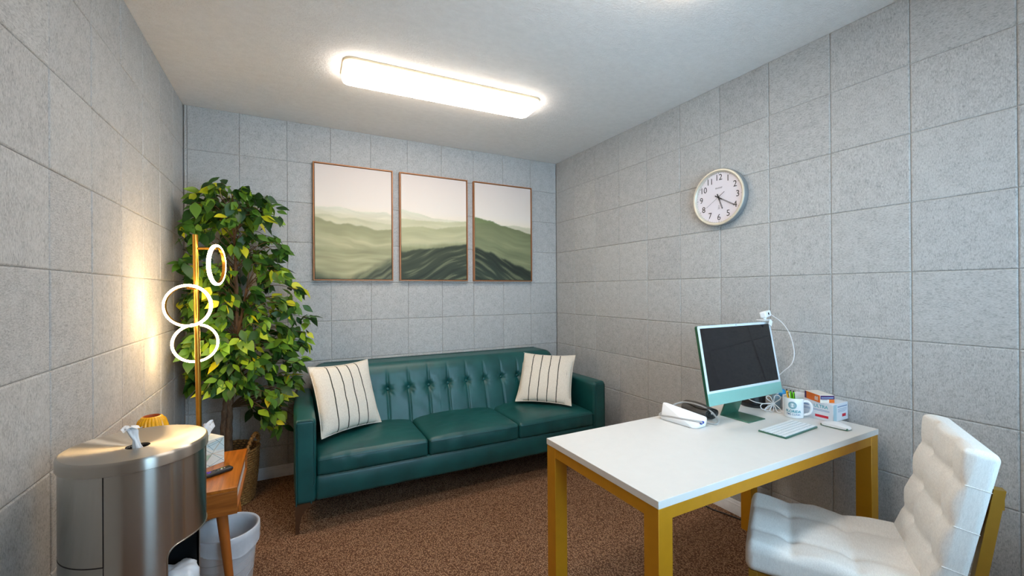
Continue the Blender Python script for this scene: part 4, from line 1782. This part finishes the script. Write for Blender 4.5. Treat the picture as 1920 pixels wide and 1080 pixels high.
# ------------------------------------------------------------------ blood pressure monitor and cuff
def bp_monitor():
    t = thing('blood_pressure_monitor', 'white wedge shaped blood pressure monitor with grey tube on desk', 'medical device', (2.290, -2.165, DZ), math.radians(2))
    hx, y0, y1 = .046, -.090, .090
    V = [(-hx, y1, .002), (-hx + .010, y0 + .008, .002), (-hx + .026, y0 - .004, .002), (.040, y0 - .004, .002), (.070, y1, .002),
         (-hx + .014, y1 - .002, .082), (-hx + .028, y1 - .014, .080), (.058, y0 + .004, .041), (.052, y0 - .004, .036), (.082, y1 - .004, .030)]
    bm = bmesh.new()
    bmesh.ops.convex_hull(bm, input=[bm.verts.new(v) for v in V])
    bmesh.ops.dissolve_limit(bm, angle_limit=.03, verts=bm.verts[:], edges=bm.edges[:])
    bmesh.ops.bevel(bm, geom=bm.edges[:], offset=.0028, segments=2, profile=.6, affect='EDGES')
    b = finish('case', bm, 'white_plastic', t, 40)
    A_, B_, C_ = Vector(V[6]), Vector(V[7]), Vector(V[9])
    nrm = (B_ - A_).cross(C_ - A_).normalized()
    nrm = nrm if nrm.z > 0 else -nrm
    ctr = (A_ + B_ + C_) / 3
    bm = bmesh.new()
    bm.faces.new([bm.verts.new(ctr + (p - ctr) * .72 + nrm * .0012) for p in (A_, B_, C_)])
    finish('display', bm, 'black', t, 0)
    for y, z, r in ((-.0, .024, .0085), (.012, .024, .006)):
        bm = bmesh.new()
        lathe(bm, [(r, 0), (r * .95, .005), (0, .006)], 20)
        for v in bm.verts:
            v.co = Vector((.006 + v.co.x + y, y0 - .0035 - v.co.z, v.co.y + z))
        finish('tube_plug', bm, 'blue_btn', t)
    finish('foot_strip', nbox(-hx + .004, hx - .004, y0 + .02, y1 - .01, 0, .003), 'tube_grey', t, 0)
    pts = [(.004, y0 - .010, .026), (-.012, y0 - .014, .034), (-.030, y0 + .002, .036), (-hx - .002, -.03, .034), (-hx - .004, .03, .028), (-hx - .006, .075, .022), (-hx + .004, .100, .020), (.01, .108, .03), (.06, .104, .05), (.105, .075, .066), (.135, .01, .062), (.142, -.05, .045), (.128, -.095, .018), (.10, -.105, .005), (.085, -.07, .005)]
    bm = bmesh.new()
    tube(bm, spline(pts, 6), .0043, 8)
    finish('air_tube', bm, 'tube_grey', t, 60)


bp_monitor()


def cuff():
    t = thing('arm_cuff', 'folded charcoal fabric arm cuff beside the blood pressure monitor', 'cuff', (2.452, -2.130, DZ), math.radians(-4))
    # a flattened roll: spiral section swept along X..Y
    bm = bmesh.new()
    n = 60
    prof = []
    for k in range(n):
        u = k / (n - 1)
        a = u * 2.25 * 2 * math.pi + .6
        r = .45 + .55 * u
        prof.append((.052 * r * math.cos(a), .029 * r * math.sin(a) + .031))
    rows = []
    for y in [-.075 + .15 * i / 12 for i in range(13)]:
        rows.append(([bm.verts.new((x + .004 * math.sin(y * 40), y, max(.0025, z + .004 * math.sin(y * 30 + x * 40)))) for x, z in prof], [bm.verts.new((x * .955 + .004 * math.sin(y * 40), y, max(.004, (z - .03) * .93 + .03 + .004 * math.sin(y * 30 + x * 40)))) for x, z in prof]))
    for (A, Ai), (B, Bi) in zip(rows, rows[1:]):
        for k in range(n - 1):
            bm.faces.new((A[k], A[k + 1], B[k + 1], B[k]))
            bm.faces.new((Ai[k], Bi[k], Bi[k + 1], Ai[k + 1]))
        bm.faces.new((A[-1], Ai[-1], Bi[-1], B[-1]))
        bm.faces.new((A[0], B[0], Bi[0], Ai[0]))
    for (A, Ai) in (rows[0], rows[-1]):
        for k in range(n - 1):
            bm.faces.new((A[k], Ai[k], Ai[k + 1], A[k + 1]))
    finish('cuff_wrap', bm, 'black_soft', t, 60)
    bm = bmesh.new()
    box(bm, -.006, .006, -.0785, -.0745, .028, .040, .001, 1)
    finish('tube_port', bm, 'white_plastic', t)


cuff()


# ------------------------------------------------------------------ mug with pens
MX, MY = 2.852, -2.362
MUG_FACE = math.atan2(-.40, -.915) + .02     # direction the print faces


def mug():
    t = thing('mug', 'white mug with teal clinic logo holding pens', 'mug', (MX, MY, DZ))
    R, H_ = .0410, .097
    bm = bmesh.new()
    lathe(bm, [(0, .0), (R - .004, 0), (R - .001, .002), (R, .006), (R, H_ - .002), (R - .001, H_), (R - .003, H_ - .001), (R - .0035, .008), (0, .005)], 56)
    finish('cup', bm, 'mug', t, 40)
    ha = MUG_FACE + math.radians(96)
    d = Vector((math.cos(ha), math.sin(ha), 0))
    pts = [d * (R - .002) + Vector((0, 0, .080)), d * (R + .016) + Vector((0, 0, .083)), d * (R + .029) + Vector((0, 0, .068)), d * (R + .031) + Vector((0, 0, .046)), d * (R + .022) + Vector((0, 0, .024)), d * (R - .002) + Vector((0, 0, .014))]
    bm = bmesh.new()
    tube(bm, spline(pts, 6), .0058, 10)
    finish('handle', bm, 'mug', t, 60)

    def wrap(me, z0, off, m, name):
        for v in me.vertices:
            a = MUG_FACE + (v.co.x + off) / R
            r = R + .0003 + v.co.z
            v.co = (r * math.cos(a), r * math.sin(a), z0 + v.co.y)
        obj(name, me, m, t)
    wrap(text_mesh('FLORIDA', .0172, .0001, .0005, .95), .034, .001, 'logo', 'lettering')
    wrap(text_mesh('TMS CLINIC', .0128, .0001, .0001, .92), .0195, .001, 'logo_blue', 'lettering')
    # round emblem: ring of radiating petals with paired inner strokes
    bm = bmesh.new()

    def seg(p, q, w_):
        p, q = Vector(p), Vector(q)
        dd = (q - p)
        n = Vector((-dd.y, dd.x)).normalized() * w_ / 2
        bm.faces.new([bm.verts.new((c.x, c.y, 0)) for c in (p - n, q - n, q + n, p + n)])
    for k in range(18):
        a = 2 * math.pi * k / 18
        c, s = math.cos(a), math.sin(a)
        seg((.0095 * c, .0095 * s), (.0168 * c, .0168 * s), .0022)
        b = a + math.pi / 18
        c, s = math.cos(b), math.sin(b)
        seg((.0125 * c, .0125 * s), (.0165 * c, .0165 * s), .0013)
    for k in range(40):
        a, b = 2 * math.pi * k / 40, 2 * math.pi * (k + 1) / 40
        seg((.0176 * math.cos(a), .0176 * math.sin(a)), (.0176 * math.cos(b), .0176 * math.sin(b)), .0011)
    for sx in (-1, 1):
        for r in (.003, .0055, .0078):
            for k in range(6):
                a, b = [sx * math.pi / 2 * 0 + (-.9 + 1.8 * q / 6) + (0 if sx > 0 else math.pi) for q in (k, k + 1)]
                seg((r * math.cos(a) + sx * .0006, r * math.sin(a)), (r * math.cos(b) + sx * .0006, r * math.sin(b)), .0010)
    me = bpy.data.meshes.new('emblem')
    bm.to_mesh(me)
    bm.free()
    wrap(me, .064, -.003, 'logo', 'emblem')


mug()


def pens():
    e = Vector((math.cos(MUG_FACE), math.sin(MUG_FACE), 0))
    s = Vector((-e.y, e.x, 0))
    data = [('amber pen standing in the clinic mug', 'pen_yellow', -.024, .006, -.030, .130), ('lime green pen with dark clip leaning in the mug', 'pen_green', -.010, .004, -.016, .128), ('lime green pen in the mug, nearest its handle', 'pen_green', .001, .010, -.004, .127)]
    for lab, m, sx, ez, lean, top in data:
        b = Vector((MX, MY, DZ + .012)) + s * (sx * .55 + .004) + e * (ez * .6)
        p = Vector((MX, MY, DZ + top)) + s * (sx + lean * .12) + e * ez
        t = thing('pen', lab, 'pen', b, 0, 'pens in the clinic mug')
        d = p - b
        bm = bmesh.new()
        tube(bm, [d * 0, d * .05, d * .9, d * .97], [.0028, .0055, .0055, .004], 10)
        finish('barrel', bm, m, t)
        bm = bmesh.new()
        tube(bm, [d * .955, d * 1.03], [.0032, .0026], 8)
        finish('clicker', bm, 'black', t)
        bm = bmesh.new()
        off = (e * .8 + s * .5).normalized() * .0062
        tube(bm, [d * .72 + off, d * .93 + off], .0016, 6)
        finish('clip', bm, 'black', t)


pens()


# ------------------------------------------------------------------ cartons by the wall
def cartons():
    x0, x1, y0, y1, H_ = 2.911, 3.047, -2.506, -2.275, .084
    cx, cy = (x0 + x1) / 2, (y0 + y1) / 2
    hx, hy = (x1 - x0) / 2, (y1 - y0) / 2
    t = thing('glove_carton', 'white glove carton with red label blocks against the wall', 'box', (cx, cy, DZ))
    finish('carton', nbox(-hx, hx, -hy, hy, 0, H_, .0012, 1), 'carton', t)
    # near end: pale blue edge, grey lines, red block
    def quad(name, axis, u0, u1, v0, v1, m, lift=.0003):
        bm = bmesh.new()
        if axis == 'x':
            p = [(-hx - lift, u, v) for u, v in ((u0, v0), (u1, v0), (u1, v1), (u0, v1))]
        else:
            p = [(u, -hy - lift, v) for u, v in ((u0, v0), (u1, v0), (u1, v1), (u0, v1))]
        bm.faces.new([bm.verts.new(q) for q in p])
        finish(name, bm, m, t, 0)
    quad('printed_band', 'y', -hx + .001, -hx + .030, .001, H_ - .002, 'carton_shade')
    quad('red_label', 'y', .012, .046, .018, .032, 'red', .0005)
    for z, a, b in ((.066, -.030, .058), (.056, -.026, .054), (.049, -.026, .054), (.043, -.026, .040)):
        quad('printed_line', 'y', a, b, z, z + (.005 if z > .06 else .0018), 'carton_text', .0005)
    quad('printed_line', 'x', -.016, .085, .060, .067, 'carton_text')
    quad('red_label', 'x', -.095, -.038, .012, .024, 'red')
    for z, a, b in ((.0475, -.10, .06), (.0425, -.10, .03)):
        quad('printed_line', 'x', a, b, z, z + .0022, 'carton_text')
    for s_, y, m in (('ULTRA', -.063, 'carton_teal'),):
        me = text_mesh(s_, .021, .0001, .0005, .95)
        obj('lettering', me, m, t, (-hx - .0004, y, .064), (math.pi / 2, 0, -math.pi / 2))
    # orange carton lying on top, turned
    ex = Vector((.875, -.484, 0))
    a = math.atan2(ex.y, ex.x)
    t2 = thing('medicine_carton', 'orange and purple medicine carton lying on the white glove carton', 'box', (2.950, -2.428, DZ + H_ + .0003), a)
    w_, d, h = .068, .110, .037
    finish('carton', nbox(-w_ / 2, w_ / 2, -d / 2, d / 2, 0, h, .001, 1), 'cream', t2)
    def q2(name, axis, u0, u1, v0, v1, m, lift=.0003):
        bm = bmesh.new()
        if axis == 'x':
            p = [(-w_ / 2 - lift, u, v) for u, v in ((u0, v0), (u1, v0), (u1, v1), (u0, v1))]
        else:
            p = [(u, -d / 2 - lift, v) for u, v in ((u0, v0), (u1, v0), (u1, v1), (u0, v1))]
        bm.faces.new([bm.verts.new(q) for q in p])
        finish(name, bm, m, t2, 0)
    q2('orange_side', 'x', -d / 2 + .001, d / 2 - .014, .001, h - .001, 'orange')
    q2('purple_edge', 'x', d / 2 - .014, d / 2 - .001, .001, h - .001, 'purple')
    for k in range(4):
        q2('printed_mark', 'x', -.040 + .006 * k, -.036 + .006 * k, .008, .028 - .003 * (k % 2), 'cream', .0005)
    q2('purple_band', 'y', -w_ / 2 + .001, w_ / 2 - .001, h * .48, h - .001, 'purple')
    q2('printed_line', 'y', -w_ / 2 + .005, w_ / 2 - .006, h * .60, h * .76, 'carton_text', .0005)
    q2('orange_corner', 'y', .008, w_ / 2 - .001, .001, h * .47, 'orange')
    q2('printed_line', 'y', -.026, .0, h * .36, h * .40, 'carton_text', .0005)


cartons()


# ------------------------------------------------------------------ clutter behind the monitor
def clutter():
    t = thing('bottle', 'small pale blue bottle behind the clinic mug', 'bottle', (2.925, -2.235, DZ))
    bm = bmesh.new()
    lathe(bm, [(0, 0), (.018, 0), (.020, .003), (.020, .065), (.016, .075), (.010, .079), (.010, .085), (0, .085)], 28)
    finish('flask', bm, 'bottle', t)
    bm = bmesh.new()
    lathe(bm, [(.012, .080), (.012, .094), (.010, .096), (0, .096)], 20)
    finish('cap', bm, 'white_plastic', t)
    t = thing('desk_dispenser', 'bright blue rounded dispenser behind the mug', 'dispenser', (2.985, -2.225, DZ))
    bm = bmesh.new()
    lathe(bm, [(0, 0), (.026, 0), (.029, .004), (.029, .055), (.025, .060), (0, .060)], 32)
    finish('holder', bm, 'white_plastic', t)
    bm = bmesh.new()
    lathe(bm, [(.026, .058), (.029, .070), (.026, .084), (.016, .094), (0, .098)], 32)
    finish('dome', bm, 'blue_cap', t, 60)
    t = thing('charging_dock', 'black round charging dock half hidden under the monitor', 'dock', (2.880, -2.140, DZ))
    bm = bmesh.new()
    lathe(bm, [(0, 0), (.062, 0), (.066, .004), (.066, .012), (.058, .016), (.058, .070), (.052, .078), (0, .080)], 40)
    finish('housing', bm, 'black', t)
    bm = bmesh.new()
    lathe(bm, [(.0665, .012), (.0672, .014), (.0605, .018), (.0585, .018)], 40)
    finish('band', bm, 'dark_inside', t)
    # coiled and tied white cable
    t = thing('charging_cable', 'white charging cable coiled and tied in a bow on the desk', 'cable', (2.845, -2.268, DZ))
    e = Vector((.882, .472, 0))              # into the picture
    s = Vector((.472, -.882, 0))
    knot = s * .0 + Vector((0, 0, .045))
    bm = bmesh.new()
    loops = []
    for a, l, w_ in ((208, .062, .018), (232, .056, .012), (258, .046, .010), (306, .054, .012), (128, .044, .012), (62, .050, .016)):
        a = math.radians(a)
        d = s * math.cos(a) + Vector((0, 0, 1)) * math.sin(a)
        n = s * -math.sin(a) + Vector((0, 0, 1)) * math.cos(a)
        pts = [knot]
        for k in range(1, 8):
            u = k / 8
            p = knot + d * l * math.sin(u * math.pi) ** .8 + n * w_ * math.cos(u * math.pi) * math.sin(u * math.pi) * 1.6 - e * .010 * math.sin(u * math.pi)
            p.z = max(.0035, p.z)
            pts.append(p)
        pts.append(knot)
        loops.append(pts)
    for pts in loops:
        tube(bm, spline(pts, 5), .0022, 7)
    lead = [knot, knot - s * .04 - Vector((0, 0, .006)) - e * .01, knot - s * .085 - Vector((0, 0, .004)) - e * .004, knot - s * .125 + Vector((0, 0, .008)) + e * .02]
    tube(bm, spline(lead, 6), .0022, 7)
    finish('coil', bm, 'cable', t, 60)
    bm = bmesh.new()
    tube(bm, [knot - s * .006 + Vector((0, 0, -.004)), knot, knot + s * .007 + Vector((0, 0, -.002))], [.005, .0068, .0045], 10)
    finish('tie', bm, 'cable', t, 60)


clutter()

# black power cord at the wall under the desk
bm = bmesh.new()
cp = [(3.022, -1.60, .30), (3.020, -1.62, .14), (3.012, -1.66, .06), (2.985, -1.72, .012), (2.955, -1.80, .006), (2.985, -1.92, .006), (3.012, -2.05, .006), (3.018, -2.30, .006)]
tube(bm, spline(cp, 8), .0042, 8)
tag(finish('power_cord', bm, 'black', None, 60), 'thin black power cord trailing along the baseboard under the desk', 'cord')
